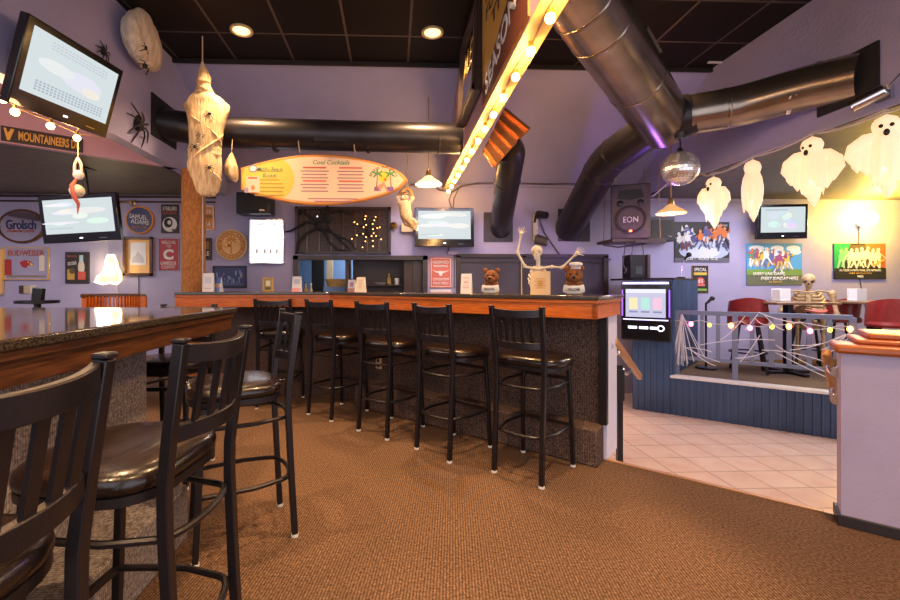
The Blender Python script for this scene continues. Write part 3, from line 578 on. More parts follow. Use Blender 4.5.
# red stools and tables on the stage
def make_red(label):
    t = thing('vinyl_stool', label, 'stool')
    q = MB(); rr = []
    for k in range(9):
        z = .60+.34*k/8; w_ = .215*(1-.10*(k/8)**2); 
        o_ = [( w_*cos(a), .02-(.19+.05*k/8)*sin(a), z-.05*(cos(a)**2)*(k/8)) for a in (pi*(-.10+1.20*i/16) for i in range(17))]
        i_ = [(x*.86, y*.86+.004, z_) for x,y,z_ in o_[::-1]]; rr.append([V(p) for p in o_+i_])
    q.rings(rr); q.build('backrest', 'red_vinyl', t, smooth=70)
    q = MB(); q.lathe([(0,.60),(.20,.60),(.215,.63),(.20,.665),(.12,.68),(0,.683)], n=28); q.build('seat', 'red_vinyl', t)
    for i in range(4): a = pi/4+i*pi/2; MB().tube([(.13*cos(a),.13*sin(a),.6),(.24*cos(a),.24*sin(a),0)], .016, 8).build('leg', 'metal_black', t)
    MB().tube([(.195*cos(2*pi*i/20),.195*sin(2*pi*i/20),.25) for i in range(20)], .010, 6, closed=True).build('foot_ring', 'metal_black', t)
    return t
reds = [(748,5.40,R(-35),'red vinyl stool with its back to the room, left of the seated skeleton'),(808,5.72,R(150),'red vinyl stool the skeleton sits on'),(840,5.75,R(65),'red vinyl stool to the right of the skeleton, turned away'),(891,5.0,R(-45),'red vinyl stool at the right edge before the second high table')]
r0_ = None
for px, zc, a, lab in reds:
    p = at(px,300,zc); p.z = STAGE
    if r0_ is None: r0_ = make_red(lab); r0_.location = p; r0_.rotation_euler = (0,0,a); r0_['group'] = 'red stools on the stage'
    else: dup(r0_, p, a, lab, 'red stools on the stage')
def make_table(label):
    t = thing('high_table', label, 'table'); MB().box((0,0,.875), (.80,.56,.03)).build('tabletop', 'table_top', t, bevel=.008)
    MB().box((0,0,.44), (.07,.07,.84)).build('column', 'metal_black', t); q = MB(); q.box((0,0,.015),(.5,.06,.03)); q.box((0,0,.015),(.06,.5,.03)); q.build('base', 'metal_black', t, bevel=.004); return t
p = at(788,303,5.30); p.z = STAGE; t1 = make_table('brown high table in front of the seated skeleton'); t1.location = p; t1['group'] = 'high tables on the stage'
p = at(872,300,5.45); p.z = STAGE; t2 = dup(t1, p, 0, 'brown high table below the green team poster, at the right edge', 'high tables on the stage')
def napkin(px, zc, base, label):
    p = at(px,295,zc); p.z = base; t = thing('napkin_holder', label, 'napkin holder', p, R(10))
    q = MB(); q.box((0,0,.012),(.17,.11,.02)); [q.box((0,s*.05,.09),(.17,.006,.14)) for s in (-1,1)]; q.build('holder', 'white', t, bevel=.003); MB().box((0,0,.085),(.155,.085,.13)).build('napkins', 'paper', t); return t
napkin(781,5.42,STAGE+.89,'white napkin holder on the table beside the skeleton'); napkin(857,5.5,STAGE+.89,'white napkin holder on the high table below the green team poster')
# ------------------------------------------------------------------ skeletons
def skull(mb, c, r, ry=0.):
    m = M.Translation(V(c)) @ M.Rotation(ry,4,'X') @ M.Scale(r,4)
    mb.sph((0,.10,.22), 1., 18, 12, sc=(.80,.98,.84), mx=m)
    mb.rings([[V((.50*cos(a)*w, -.52+.42*sin(a)*d-.1*(1-w), z)) for a in (2*pi*i/14 for i in range(14))] for z, w, d in ((.05,1.05,.9),(-.3,.92,.85),(-.5,.80,.8),(-.72,.78,.8),(-.95,.66,.7),(-1.05,.45,.5))], mx=m)
    return m
def skull_holes(m, parent, mt='ink'):
    q = MB()
    for s in (-1,1): q.sph((s*.33,-.72,.10), .24, 10, 8, sc=(1,.7,.95), mx=m)
    q.sph((0,-.93,-.22), .12, 8, 6, sc=(.9,.6,1.3), mx=m); q.box((0,-.90,-.62), (.5,.12,.035), mx=m); q.build('eye_socket', mt, parent)
def bone(mb, a, b, r): a, b = V(a), V(b); mb.tube([a, a.lerp(b,.08), a.lerp(b,.2), a.lerp(b,.8), a.lerp(b,.92), b], [r*1.5,r*1.7,r,r*.9,r*1.5,r*1.3], 8)
def ribs(mb, z0, z1, w, d, n=7, r=.008):
    for i in range(n):
        f = i/(n-1); z = z1+(z0-z1)*f; k = (.62+.38*sin(pi*min(1,f*.75+.12)))
        for s in (-1,1): mb.tube([(s*.012, d*.5, z+.02), (s*w*.6*k, d*.55, z+.015), (s*w*k, d*.05, z-.02), (s*w*.75*k, -d*.75, z-.05), (s*.03, -d*.95, z-.045)], r, 6)
    mb.bar((0,-d*.95,z1-.02),(0,-d*.98,z0+.02), .05,.02, up=(0,1,0)); mb.tube([(0,d*.5,z0-.15),(0,d*.55,(z0+z1)/2),(0,d*.45,z1+.10)], .018, 8)
def hand(mb, p, d, r, side):
    p, d = V(p), V(d).normalized(); u = d.cross(V((0,1,0.2))).normalized(); mb.sph(p, r*2.2, 8, 6)
    for k in range(5):
        o = (k-2)*.35; e = (d+u*o*(1.5 if k == 0 else .8)).normalized(); L = r*(6,8.5,9.2,8.6,7)[k]; a = p+u*o*r*2; mb.tube([a, a+e*L*.5, a+e*L*.8+V((0,-.3,-.25))*r*2, a+e*L+V((0,-.5,-.5))*r*2.4], [r*.62,r*.6,r*.5,r*.36], 6)
# seated skeleton
p = at(808,300,5.66); p.z = STAGE; sk = thing('skeleton', 'tan plastic skeleton seated at the high table wearing a dark skirt and red sash', 'skeleton', p, R(-42))
zs_ = 1.0
q = MB(); m = skull(q, (.0,-.06,1.15), .090, R(14)); h_ = q.build('skull', 'bone', sk); skull_holes(m, h_)
q = MB(); ribs(q, .74, 1.0, .165, .12, 7, .015); 
for s in (-1,1): q.tube([(0,-.1,1.0),(s*.1,-.09,1.02),(s*.21,-.02,1.0)], .013, 6)
q.rings([[V((.14*cos(a)*w,.09*sin(a)*w,z)) for a in (2*pi*i/14 for i in range(14))] for z, w in ((.50,.7),(.56,1.),(.63,.9),(.66,.6))]); q.build('ribcage', 'bone', sk)
q = MB(); q.sph((-.225,-.01,.985), .045); bone(q,(-.23,-.01,.97),(-.27,-.03,.72),.025); bone(q,(-.27,-.03,.72),(-.10,-.26,.80),.020); hand(q,(-.08,-.29,.80),(.6,-.5,0),.014,1); q.build('arm', 'bone', sk)
q = MB(); q.sph((.225,-.01,.985), .045); bone(q,(.23,-.01,.97),(.27,-.04,.70),.025); bone(q,(.27,-.04,.70),(.07,-.22,.62),.020); hand(q,(.05,-.24,.62),(-.8,-.4,-.1),.014,-1); q.build('arm', 'bone', sk)
q = MB()
for s in (-1,1): bone(q,(s*.09,-.02,.70),(s*.12,-.36,.70),.024); bone(q,(s*.12,-.36,.70),(s*.12,-.38,.26),.02); q.tube([(s*.12,-.36,.26),(s*.12,-.48,.24)], .022, 8)
q.build('leg', 'bone', sk)
MB().rings([[V((.22*cos(a)*w,.15*sin(a)*w-.1*(1-k),.62+.12*k)) for a in (2*pi*i/18 for i in range(18))] for k, w in ((0,1.15),(.5,1.05),(1,.75))]).build('skirt', 'black_matte', sk)
q = MB(); q.tube([(.16*cos(a)-.0,-.02+.13*sin(a),.765+.02*sin(2*a)) for a in (2*pi*i/16 for i in range(16))], .028, 6, closed=True); q.build('sash', 'sign_coral', sk)
# small skeleton bust on the bar
def on_bar(px, off): p = onN(px, 290, bv, bar_pt(0, D0+off)); p.z = BARH; return p
p = on_bar(538,.46); zc = 3.45; bk = thing('skeleton_bust', 'pale small skeleton with raised arms standing on the bar behind a tan sign', 'skeleton', p, atan2(-bu.y,-bu.x)*.5)
def lz(y): return CAMH+(PY-y)/F*3.42-BARH
q = MB(); m = skull(q, (-.01,0,.33), .056, 0); h_ = q.build('skull', 'bone_pale', bk); skull_holes(m, h_, 'tan')
q = MB(); ribs(q, .08, .20, .075, .06, 5, .007); q.tube([(-.10,.02,.215),(0,-.02,.20),(.10,.02,.215)], .010, 8); q.tube([(0,.02,0),(0,.02,.1),(0,.02,.30)], .014, 8); q.build('ribcage', 'bone_pale', bk)
q = MB(); bone(q,(.10,.02,.215),(.18,-.01,.205),.010); bone(q,(.18,-.01,.205),(.285,-.03,.31),.008); hand(q,(.29,-.03,.315),(.6,0,.5),.007,1); q.build('arm', 'bone_pale', bk)
q = MB(); bone(q,(-.10,.02,.215),(-.16,-.01,.33),.010); bone(q,(-.16,-.01,.33),(-.13,-.03,.48),.008); hand(q,(-.129,-.03,.485),(.1,0,1),.007,-1); q.build('arm', 'bone_pale', bk)
# ------------------------------------------------------------------ items on the bar
def card(name, px, w, h, label, cat, off=.35, m='paper', Y=None, art=None, rz=None):
    p = on_bar(px, off) if Y is None else onY(px, 293, Y); p.z = BARH
    t = thing(name, label, cat, p, atan2(-bu.y,-bu.x)*.6 if rz is None else rz)
    q = MB(); q.add([(-w/2,-.03,0),(w/2,-.03,0),(w/2,0,h),(-w/2,0,h),(-w/2,.03,0),(w/2,.03,0)], [(0,1,2,3),(2,5,4,3),(0,3,4),(1,5,2),(0,4,5,1)])
    q.build('card', m, t, smooth=0)
    if art:
        q = MB(); sl_ = lambda z: -.0315+.03*z/h
        for x0,z0,x1,z1,c in art: q.add([(x0*w,sl_(z0*h),z0*h),(x1*w,sl_(z0*h),z0*h),(x1*w,sl_(z1*h),z1*h),(x0*w,sl_(z1*h),z1*h)], [(0,1,2,3)], c)
        q.build('print', 'print', t, smooth=0)
    return t
lines = lambda c, n=5, x=.3: [(-x*(1 if i % 2 else .8), .25+.1*i, x*(1 if i % 2 else .8), .28+.1*i, c) for i in range(n)]
card('table_sign', 540.5, .145, .175, 'tan table sign standing in front of the small skeleton', 'sign', .34, 'tan', art=lines((.45,.22,.06),5)+[(-.12,.32,.12,.6,(.55,.30,.10))])
card('menu_card', 466.5, .095, .17, 'white menu card on the bar left of the first bear head', 'card', .42, art=[(-.2,.5,.2,.62,(.75,.45,.45)),(-.3,.25,.3,.3,(.7,.5,.5)),(-.25,.35,.25,.4,(.75,.55,.55)),(-.3,.75,.3,.8,(.7,.5,.5))])
card('menu_card', 361, .105, .155, 'tan menu card on the bar below the spider window', 'card', .40, 'offwhite', art=lines((.55,.35,.2),6,.25))
card('menu_card', 352, .085, .13, 'pink and white card just left of the tan menu card', 'card', .5, 'paper', art=[(-.5,0,.5,.25,(.75,.35,.30)),(-.25,.4,.25,.8,(.55,.30,.45))], rz=-.3)
card('menu_card', 297, .10, .165, 'white card with a pink foot at the left end of the hatch', 'card', 0, 'paper', Y=4.75, art=[(-.5,0,.5,.22,(.75,.35,.35)),(-.3,.5,.3,.8,(.6,.6,.7))], rz=-.1)
card('menu_card', 208.5, .115, .20, 'white menu card on the bar beside the round post', 'card', 0, 'paper', Y=4.72, art=[(-.3,.45,.3,.8,(.6,.66,.78)),(-.3,.15,.3,.2,(.6,.5,.5))], rz=.15)
card('menu_card', 219, .07, .155, 'narrow blue and orange card next to the white menu card by the post', 'card', 0, 'paper', Y=4.78, art=[(-.5,.55,.5,1,(.12,.22,.55)),(-.5,.0,.5,.3,(.2,.3,.6)),(-.3,.32,.3,.5,(.75,.3,.1))])
p = onY(268,293,4.80); p.z = BARH; t = thing('picture_frame', 'small gold framed picture standing on the straight run of the bar', 'picture frame', p)
q = MB(); w_, h_ = .10, .155
for x, z, a, b in ((-w_/2,h_/2,.015,h_),(w_/2,h_/2,.015,h_),(0,.008,w_,.015),(0,h_-.008,w_,.015)): q.box((x,0,z),(a,.02,b))
q.build('frame', 'gold', t); q = MB(); q.rect(-w_/2,.01,w_/2,h_-.01,.002,(.45,.38,.15)); q.rect(-.025,.06,.025,.12,.001,(.9,.8,.55)); q.rect(-.03,.02,.03,.045,.001,(.15,.12,.05)); q.build('print', 'print', t, smooth=0)
MB().bar((0,.01,.09),(0,.06,0), .02,.005).build('easel_leg', 'ink', t)
# longhorn-style sign between hatch and shuttered window
def board(name, x0, y0, x1, y1, label, cat, m, Y=YB, th=.02, rz=0., bevel=.003, r=0):
    a, b = onY(x0,y1,Y-th), onY(x1,y0,Y-th); w, h = b.x-a.x, b.z-a.z
    t = thing(name, label, cat, ((a.x+b.x)/2, Y-th, (a.z+b.z)/2))
    q = MB(); q.box((0,th/2,0),(w,th,h)); q.build('panel', m, t, bevel=bevel); return t, w, h
def frame(t, w, h, fw, m, dep=.03, y=0., nm='frame'):
    q = MB()
    for x, z, a, b in ((-w/2+fw/2,0,fw,h),(w/2-fw/2,0,fw,h),(0,h/2-fw/2,w,fw),(0,-h/2+fw/2,w,fw)): q.box((x,y-dep/2+.004,z),(a,dep,b))
    return q.build(nm, m, t, bevel=.004)
t, w, h = board('metal_sign', 430, 257, 451.5, 288, 'coral red parking sign with white longhorn head on the back wall', 'sign', 'sign_coral', bevel=.01)
frame(t, w*.92, h*.94, .008, 'ink_white', .004, -.002, 'border')
text('RESERVED', w*.74,h*.10,0,h*.33,-.003,'ink_white',t); text('PARKING', w*.66,h*.09,0,h*.20,-.003,'ink_white',t)
text('LONGHORN', w*.72,h*.09,0,-h*.22,-.003,'ink_white',t); text('FANS ONLY', w*.72,h*.09,0,-h*.35,-.003,'ink_white',t)
q = MB(); q.poly([(-w*.40,h*.09),(-w*.2,h*.035),(0,h*.05),(w*.2,h*.035),(w*.40,h*.09),(w*.22,h*.005),(w*.1,-h*.01),(w*.05,-h*.11),(-w*.05,-h*.11),(-w*.1,-h*.01),(-w*.22,h*.005)], -.003, (.9,.88,.85)); q.build('emblem', 'print', t, smooth=0)
MB().box((0,-.002,-h*.5-.05),(w*.95,.012,.06)).build('lower_strip', 'paper', t)
p = onY(453,253,YB-.03); t = thing('junction_box', 'small white cable box on the wall under the bar television', 'cable box', p); MB().box((0,0,0),(.16,.05,.05)).build('box', 'halfwall', t, bevel=.005); q = MB(); q.tube([(-.06,.0,.02),(-.06,.01,.14),(-.05,.02,.2)], .01, 6); q.tube([(.02,.02,-.02),(.02,.02,-.5)], .008, 6); q.build('cable', 'cable', t)
# bears
def bear(px, label, hat, words):
    p = on_bar(px, .36); t = thing('bear_head', label, 'bear figurine', p, atan2(-bu.y,-bu.x)*.6)
    q = MB(); q.sph((0,0,.135), .062, 18, 14, sc=(1,.9,.95)); q.sph((0,-.05,.115), .034, 14, 10, sc=(1,1,.8)); q.sph((0,.0,.075), .055, 14, 10, sc=(1.15,.8,.7)); q.build('head', 'fur', t)
    for s in (-1,1): q = MB(); q.sph((s*.05,.0,.19), .022, 12, 8, sc=(1,.6,1)); q.build('ear', 'fur', t)
    q = MB(); q.sph((0,-.083,.125), .013, 10, 8); [q.sph((s*.024,-.052,.150), .008, 8, 6) for s in (-1,1)]; q.build('nose', 'black', t)
    q = MB(); q.tube([(-.068,-.045,.045),(-.035,-.070,.035),(.035,-.070,.035),(.068,-.045,.045)], .026, 8, flat=(1.15,.35)); q.build('banner', 'white', t)
    MB().lathe([(0,0),(.06,0),(.055,.03),(0,.03)], n=20).build('base', 'fur_tan', t)
    text(words, .085,.020,0,.037,-.0815,'ink',t,ext=.001)
    if hat: q = MB(); q.lathe([(.036,.185),(.036,.205),(.048,.217),(.046,.23),(.03,.236),(0,.238)], c=(.012,0,0), n=20); q.build('hat', 'white', t); text('CHEF', .06,.016,.012,.197,-.038,'ink_red',t,ext=.001)
    return t
bear(491.5, 'brown bear head with a white banner standing on the bar', False, 'BEARS'); bear(574, 'brown bear head in a white chef hat near the right end of the bar', True, 'WELCOME')
# things in the hatch
p = onY(341,287,YB+.55); t = thing('wicker_basket', 'woven basket tray standing in the serving hatch', 'basket', (p.x,p.y,.95+.26))
q = MB(); q.rings([[V((.24*cos(a)*w,.12*sin(a)*w,z)) for a in (2*pi*i/28 for i in range(28))] for z, w in ((0,.85),(.10,1.),(.12,1.02),(.11,.95),(.02,.82))]); q.build('bowl', 'basket', t)
MB().box((0,0,-.13),(.5,.24,.26)).build('stand', 'blue_wall', t)
for px, hh, lab, mtt in ((389,.15,'tall amber bottle on the dark shelf in the hatch','glass_amber'),(381,.035,'flat pale dish on the dark shelf in the hatch','paper'),(397,.10,'white jar at the right of the hatch shelf','white')):
    p = onY(px,285,YB+.36); t = thing('bottle' if hh > .12 else 'dish' if hh < .05 else 'jar', lab, 'bottle' if hh > .12 else 'dish' if hh < .05 else 'jar', (p.x,p.y,1.245))
    if hh > .12: MB().lathe([(0,0),(.034,0),(.036,.01),(.036,.08),(.014,.115),(.013,.15),(0,.15)], n=18).build('body', mtt, t); MB().cyl((0,0,.15),(0,0,.165), .014).build('cap', 'gold', t)
    elif hh < .05: MB().lathe([(0,0),(.06,0),(.10,.03),(.095,.03),(.055,.008),(0,.008)], n=24).build('bowl', mtt, t)
    else: MB().lathe([(0,0),(.035,0),(.037,.09),(.03,.10),(0,.10)], n=18).build('body', mtt, t); MB().cyl((0,0,.10),(0,0,.115), .032).build('lid', 'ink', t)
for px, hh in ((305.5,.16),(311,.14)):
    p = onY(px,290,YB+.2); t = thing('bottle', 'brown bottle at the left of the serving hatch' if px < 308 else 'white-capped tan bottle beside the brown one in the hatch', 'bottle', (p.x,p.y,.95)); 
    MB().lathe([(0,0),(.035,0),(.036,hh+.04),(.014,hh+.1),(.013,hh+.15),(0,hh+.15)], n=16).build('body', 'glass_amber' if px < 308 else 'tan', t); MB().cyl((0,0,hh+.15),(0,0,hh+.17), .015).build('cap', 'ink' if px < 308 else 'white', t)
# ------------------------------------------------------------------ shutters with the two spiders above the hatch
t, w, h = board('louvered_shutter', 295.5, 207.5, 391, 254, 'dark wooden louvered shutter panel above the serving hatch', 'shutter', 'wood_dark', th=.03)
frame(t, w, h, .04, 'frame_dark', .045)
for i in range(1,8): MB().box((-w/2+w*i/8,-.012,0),(.018,.03,h-.06)).build('stile', 'wood_brown', t)
q = MB()
for i in range(16): q.box((0,-.004,-h/2+.06+i*(h-.12)/15),(w-.08,.012,.016), mx=None)
q.build('slats', 'wood_dark', t)
def spider(name, c, body, L, r, m, label, legs=8, normal=(0,-1,0), spread=1., hairy=0, seed=1):
    rr = random.Random(seed); n = V(normal).normalized(); u = n.cross(V((0,0,1))).normalized(); v = u.cross(n); c = V(c)
    t = thing(name, label, 'spider', c); q = MB(); q.sph(c+n*body*.5, body, 12, 8, sc=(1,1,1.25)); q.sph(c+n*body*.6+v*body*1.4, body*.62, 10, 8); q.build('body', m, t, world=True)
    for k in range(legs):
        s = 1 if k % 2 else -1; a = R(-62+125*(k//2)/max(1,legs//2-1))+rr.uniform(-.12,.12); d = u*s*cos(a)+v*sin(a); LL = L*rr.uniform(.8,1.1)
        d2 = (d*.75+v*(.5*sin(a) if sin(a) else 0)-v*.45).normalized() if spread == 1 else (d+v*rr.uniform(-.5,.2)).normalized()
        pts = [c+n*body*.5, c+d*LL*.28+n*body*1.3, c+d*LL*.52+n*body*1.1, c+d*LL*.52+d2*LL*.32+n*body*.5, c+d*LL*.5+d2*LL*.52+n*.006]
        MB().tube(pts, [r*1.2,r*1.1,r,r*.9,r*.5], 6).build('leg', m, t, world=True)
    return t
Yp = YB-.06
def yp(px,py): return onY(px,py,Yp)
t = thing('giant_spider', 'big black furry spider sprawled over the shutter panel', 'spider', yp(321,226)); c = yp(321,226)
q = MB(); q.sph(c, .085, 14, 10, sc=(1.1,.6,.9)); q.sph(yp(328,219), .06, 12, 8, sc=(1,.6,1)); q.build('body', 'black_matte', t, world=True)
for pts in ([(318,224),(306,222),(292,231),(285,232)],[(317,228),(306,234),(298,243),(297,252),(308,253)],[(323,230),(330,243),(338,250),(352,251)],[(325,229),(338,236),(350,241),(356,250)],[(326,226),(338,238),(346,246),(350,249)],[(324,222),(330,212),(340,210),(352,215)],[(319,221),(322,211),(328,207),(333,214)],[(316,222),(306,214),(302,209),(299,216)]):
    MB().tube([yp(*p)+V((0,-.03*(1 if 0<i<3 else 0),0)) for i,p in enumerate(pts)], [.020,.018,.015,.008], 7).build('leg', 'black_matte', t, world=True)
MB().sph(yp(318,217)+V((0,-.05,0)), .010).build('eye', 'led_white', t, world=True)
t = thing('lit_spider', 'black spider decoration dotted with small amber lights on the shutter panel', 'spider', yp(369,232)); c = yp(369,232)
MB().sph(c, .055, 12, 8, sc=(.9,.6,1.2)).build('body', 'black_matte', t, world=True); rr = random.Random(4)
for k in range(8):
    a = 2*pi*(k+.4)/8; L = (15,17,16,20,21,17,15,15)[k]; e = yp(369+L*cos(a)*.85, 232-L*sin(a)); mdl = c.lerp(e,.5)+V((0,-.03,.02)); l = MB().tube([c, mdl, e], [.011,.010,.006], 6).build('leg', 'black_matte', t, world=True)
    for f in (.4,.72,1.): pt = (c.lerp(mdl,f*2) if f < .5 else mdl.lerp(e,f*2-1)); MB().sph(pt+V((rr.uniform(-.02,.02),-.02,rr.uniform(-.01,.01))), .0085, 8, 6).build('bulb', 'bulb_small', l, world=True)
# ------------------------------------------------------------------ televisions
def tv(loc, w, h, label, rot, art, stand='wall', seed=0):
    t = thing('television', label, 'television', loc, rot=rot); b = .045*w/.8; bb = h*.19
    q = MB(); q.box((0,.03,0),(w,.06,h)); q.build('casing', 'black_gloss', t, bevel=.008); q = MB(); q.box((0,.085,.0),(w*.6,.06,h*.6)); q.build('back_housing', 'black', t, bevel=.02)
    sw, sh_ = w-2*b, h-b-bb; zc_ = (bb-b)/2; q = MB(); q.rect(-sw/2,zc_-sh_/2,sw/2,zc_+sh_/2,-.0015,(.66,.74,.76)); art(q, sw, sh_, zc_, random.Random(seed)); q.build('screen', 'screen', t, smooth=0)
    MB().box((0,-.002,-h/2+bb*.45),(w*.04,.004,h*.022)).build('logo', 'led_white', t); MB().box((w*.28,-.001,-h/2+bb*.35),(w*.1,.003,h*.008)).build('buttons', 'chrome', t)
    q = MB()
    if stand == 'wall': q.box((0,.16,0),(.12,.12,.10)); q.box((0,.215,0),(.28,.02,.28))
    elif stand == 'near': q.box((0,.11,-.05),(.30,.06,.20))
    else: q.cyl((0,.11,0),(0,.16,.0), .03); q.cyl((0,.16,-.05),(0,.16,stand), .022); q.box((0,.16,stand),(.16,.16,.02))
    q.build('mount', 'metal_black', t); return t
def art_game(q, w, h, zc, r):
    for i in range(9): y = -.0018-.0001*i; x = r.uniform(-.35,.35)*w; z = zc+r.uniform(-.38,.38)*h; q.ell(x,z,w*r.uniform(.1,.28),h*r.uniform(.03,.10),y,(.72+r.random()*.25,.80+r.random()*.18,.80+r.random()*.18))
    q.rect(-w*.45,zc-h*.36,-w*.1,zc-h*.33,-.003,(.5,.62,.6))
def art_guide(q, w, h, zc, r):
    for rr_ in range(3):
        for i in range(16): x = -w*.30+i*w*.042; z = zc+h*.40-rr_*h*.05; q.rect(x,z,x+w*.03,z+h*.02,-.0022,(.52,.56,.66))
    for rr_ in range(4):
        for i in range(20): x = -w*.38+i*w*.04; z = zc-h*.28-rr_*h*.045; q.rect(x,z,x+w*.026,z+h*.028,-.0022,(.40,.46,.56))
    q.ell(w*.1,zc,w*.25,h*.16,-.002,(.78,.78,.88)); q.ell(-w*.2,zc+h*.05,w*.2,h*.1,-.0021,(.80,.84,.84)); q.ell(w*.22,zc-h*.1,w*.12,h*.08,-.0022,(.88,.82,.74))
def art_cloud(q, w, h, zc, r):
    for i in range(12): q.ell(r.uniform(-.36,.36)*w, zc+r.uniform(-.32,.32)*h, w*r.uniform(.05,.13), h*r.uniform(.06,.14), -.0018-.0001*i, (.60+r.random()*.3,.68+r.random()*.25,.78+r.random()*.2))
    q.rect(-w*.4,zc+h*.36,w*.1,zc+h*.42,-.0032,(.5,.56,.66))
c = onY(444.5,227,YB-.23); tv(c, .82, .545, 'wall television above the bar between the shutter panel and the small duct', (R(-5),0,0), art_game, 'wall', 2)
c = (5.526,5.853,2.137); tv(c, .70, .49, 'small wall television above the football poster on the right', (R(2.5),R(-.9),R(-2.8)), art_cloud, 'wall', 5)
c = (-3.327,4.635,1.944); tv(c, .83, .50, 'ceiling-hung television at the left, below the diagonal pink beam', (R(5.2),R(-3.2),R(-2.4)), art_game, .54, 8)
c = (-2.17,2.97,2.593); tv(c, .80, .53, 'large tilted television high on the upper left wall', (R(18.5),R(-4.5),R(86.8)), art_guide, 'near', 3)
# ------------------------------------------------------------------ wall signs
def round_sign(px, py, rad, label, rim, face, th=.03):
    c = onY(px,py,YB-th); t = thing('round_sign', label, 'sign', c); m = M.Rotation(pi/2,4,'X')
    MB().lathe([(0,-th),(rad,-th),(rad,0),(rad*.9,.006),(rad*.88,.002),(0,.002)], n=48, mx=m).build('panel', rim, t); MB().lathe([(rad*.89,.004),(0,.0041)], n=48, mx=m).build('face', face, t); return t
t = round_sign(139.5,220,.195,'round navy beer sign with white lettering on the left back wall','ink_orange','sign_navy')
text('SAMUEL', .25,.065,-.01,.045,-.008,'ink_white',t,rot=-.12); text('ADAMS', .25,.065,.01,-.025,-.008,'ink_white',t,rot=-.12); text('BOSTON LAGER', .20,.030,0,-.10,-.008,'ink_orange',t)
t = round_sign(231.5,245,.222,'round orange brewery sign with a palm tree right of the post','tan','board_face')
MB().ring2(0,0,.135,.195,-.007,(.55,.20,.05),48).build('ring', 'print', t, smooth=0)
arc_text('SOUTHERN', .165,0,0,-.009,R(150),R(30),.035,'board_face',t); arc_text('BREWING', .165,0,0,-.009,R(215),R(325),.035,'board_face',t,True); text('PALMETTO', .34,.065,0,.0,-.010,'ink_gold',t)
q = MB(); q.poly([(-.012,-.12),(.012,-.12),(.008,.05),(-.008,.05)],-.0085,(.62,.26,.05)); [q.ell(.035*cos(a),.075+.028*sin(a),.045,.012,-.0085-.0001*i,(.62,.26,.05),10,a) for i,a in enumerate((R(0),R(40),R(90),R(140),R(180),R(210),R(330)))]; q.build('emblem', 'print', t, smooth=0)
# oval mirror
c = onY(21,226,YB-.04); t = thing('oval_mirror', 'oval wood-framed beer mirror at the left edge behind the hanging television', 'mirror', c); m = M.Rotation(pi/2,4,'X'); ow, oh = .32, .235
MB().lathe([(.88,-.02),(1.0,-.02),(1.0,.0),(.95,.012),(.90,.012),(.88,0)], n=48, sc=(ow,oh), mx=m).build('frame', 'wood_brown', t); MB().lathe([(.89,0),(0,.0001)], n=48, sc=(ow,oh), mx=m).build('glass', 'mirror', t)
text('Grolsch', .40,.13,0,.02,-.006,'ink_navy',t); text('PREMIUM LAGER', .36,.035,0,-.07,-.006,'ink_red',t)
# mirrored beer sign with a red bird
t, w, h = board('beer_mirror', 3, 247.5, 49.5, 280, 'rectangular beer mirror with a red bird head on the left back wall', 'mirror', 'mirror'); frame(t, w, h, .012, 'gold', .02)
text('BUDWEISER', w*.78,h*.17,0,h*.33,-.004,'ink_red',t); q = MB(); q.poly([(-.09,.02),(-.02,.05),(.06,.035),(.10,-.02),(.07,-.03),(.02,-.015),(.0,-.06),(-.05,-.05)],-.003,(.45,.04,.05)); q.poly([(.06,.02),(.10,-.02),(.07,-.03),(.045,-.005)],-.0035,(.85,.6,.1)); q.ell(.03,.02,.008,.008,-.004,(.9,.9,.9)); q.rect(-w*.42,-h*.42,w*.42,-h*.36,-.003,(.25,.2,.15)); q.rect(-w*.46,-.16,-w*.32,.06,-.003,(.45,.05,.05)); q.rect(w*.28,-.1,w*.4,.12,-.003,(.75,.65,.55)); q.build('print', 'print', t, smooth=0)
c = onY(.5,272,YB-.03); t = thing('wooden_board', 'orange wooden board cut off by the left edge of the wall', 'board', c); MB().box((-.06,0,0),(.18,.04,.62)).build('panel', 'board_face', t); MB().box((-.06,-.022,0),(.10,.004,.54)).build('inlay', 'ink_orange', t)
c = onY(27,289.5,YB-.01); t = thing('switch_plate', 'small brown and beige wall switch plate low on the left back wall', 'switch', c); MB().box((-.07,0,0),(.06,.02,.11)).build('plate', 'ink', t); MB().box((0,.002,0),(.08,.016,.11)).build('middle_plate', 'rope', t); MB().box((.08,0,0),(.07,.02,.115)).build('cover_plate', 'offwhite', t)
# figures for printed posters
def player(q, x, z, s, y, body, legs, r, skin=(.55,.36,.25)):
    a = r.uniform(-.5,.5); q.ell(x,z+s*.40,s*.20,s*.30,y,body,12,a*.5); q.ell(x+s*.10*a,z+s*.78,s*.11,s*.12,y-.0003,tuple(min(1,c*1.1) for c in body)); q.ell(x+s*.12*a,z+s*.74,s*.05,s*.05,y-.0005,skin)
    for d in (-1,1):
        k = r.uniform(.1,.5)*d; q.poly([(x+d*s*.02,z+s*.2),(x+d*s*.18,z+s*.2),(x+k*s+d*s*.05,z-s*.35),(x+k*s-d*s*.06,z-s*.35)],y-.0002,legs)
        k = r.uniform(.2,.55)*d; q.poly([(x+d*s*.1,z+s*.62),(x+d*s*.2,z+s*.5),(x+k*s,z+s*r.uniform(.1,.9)),(x+k*s+d*s*.05,z+s*r.uniform(.1,.9))],y-.0004,body)
t, w, h = board('team_poster', 161, 204.5, 178.5, 233, 'dark locker room poster with a black and white helmet, left of the post', 'poster', 'sign_black'); text('STEELERS', w*.8,h*.13,0,h*.36,-.003,'ink_white',t); text('LOCKER', w*.8,h*.12,0,h*.22,-.003,'ink_red',t)
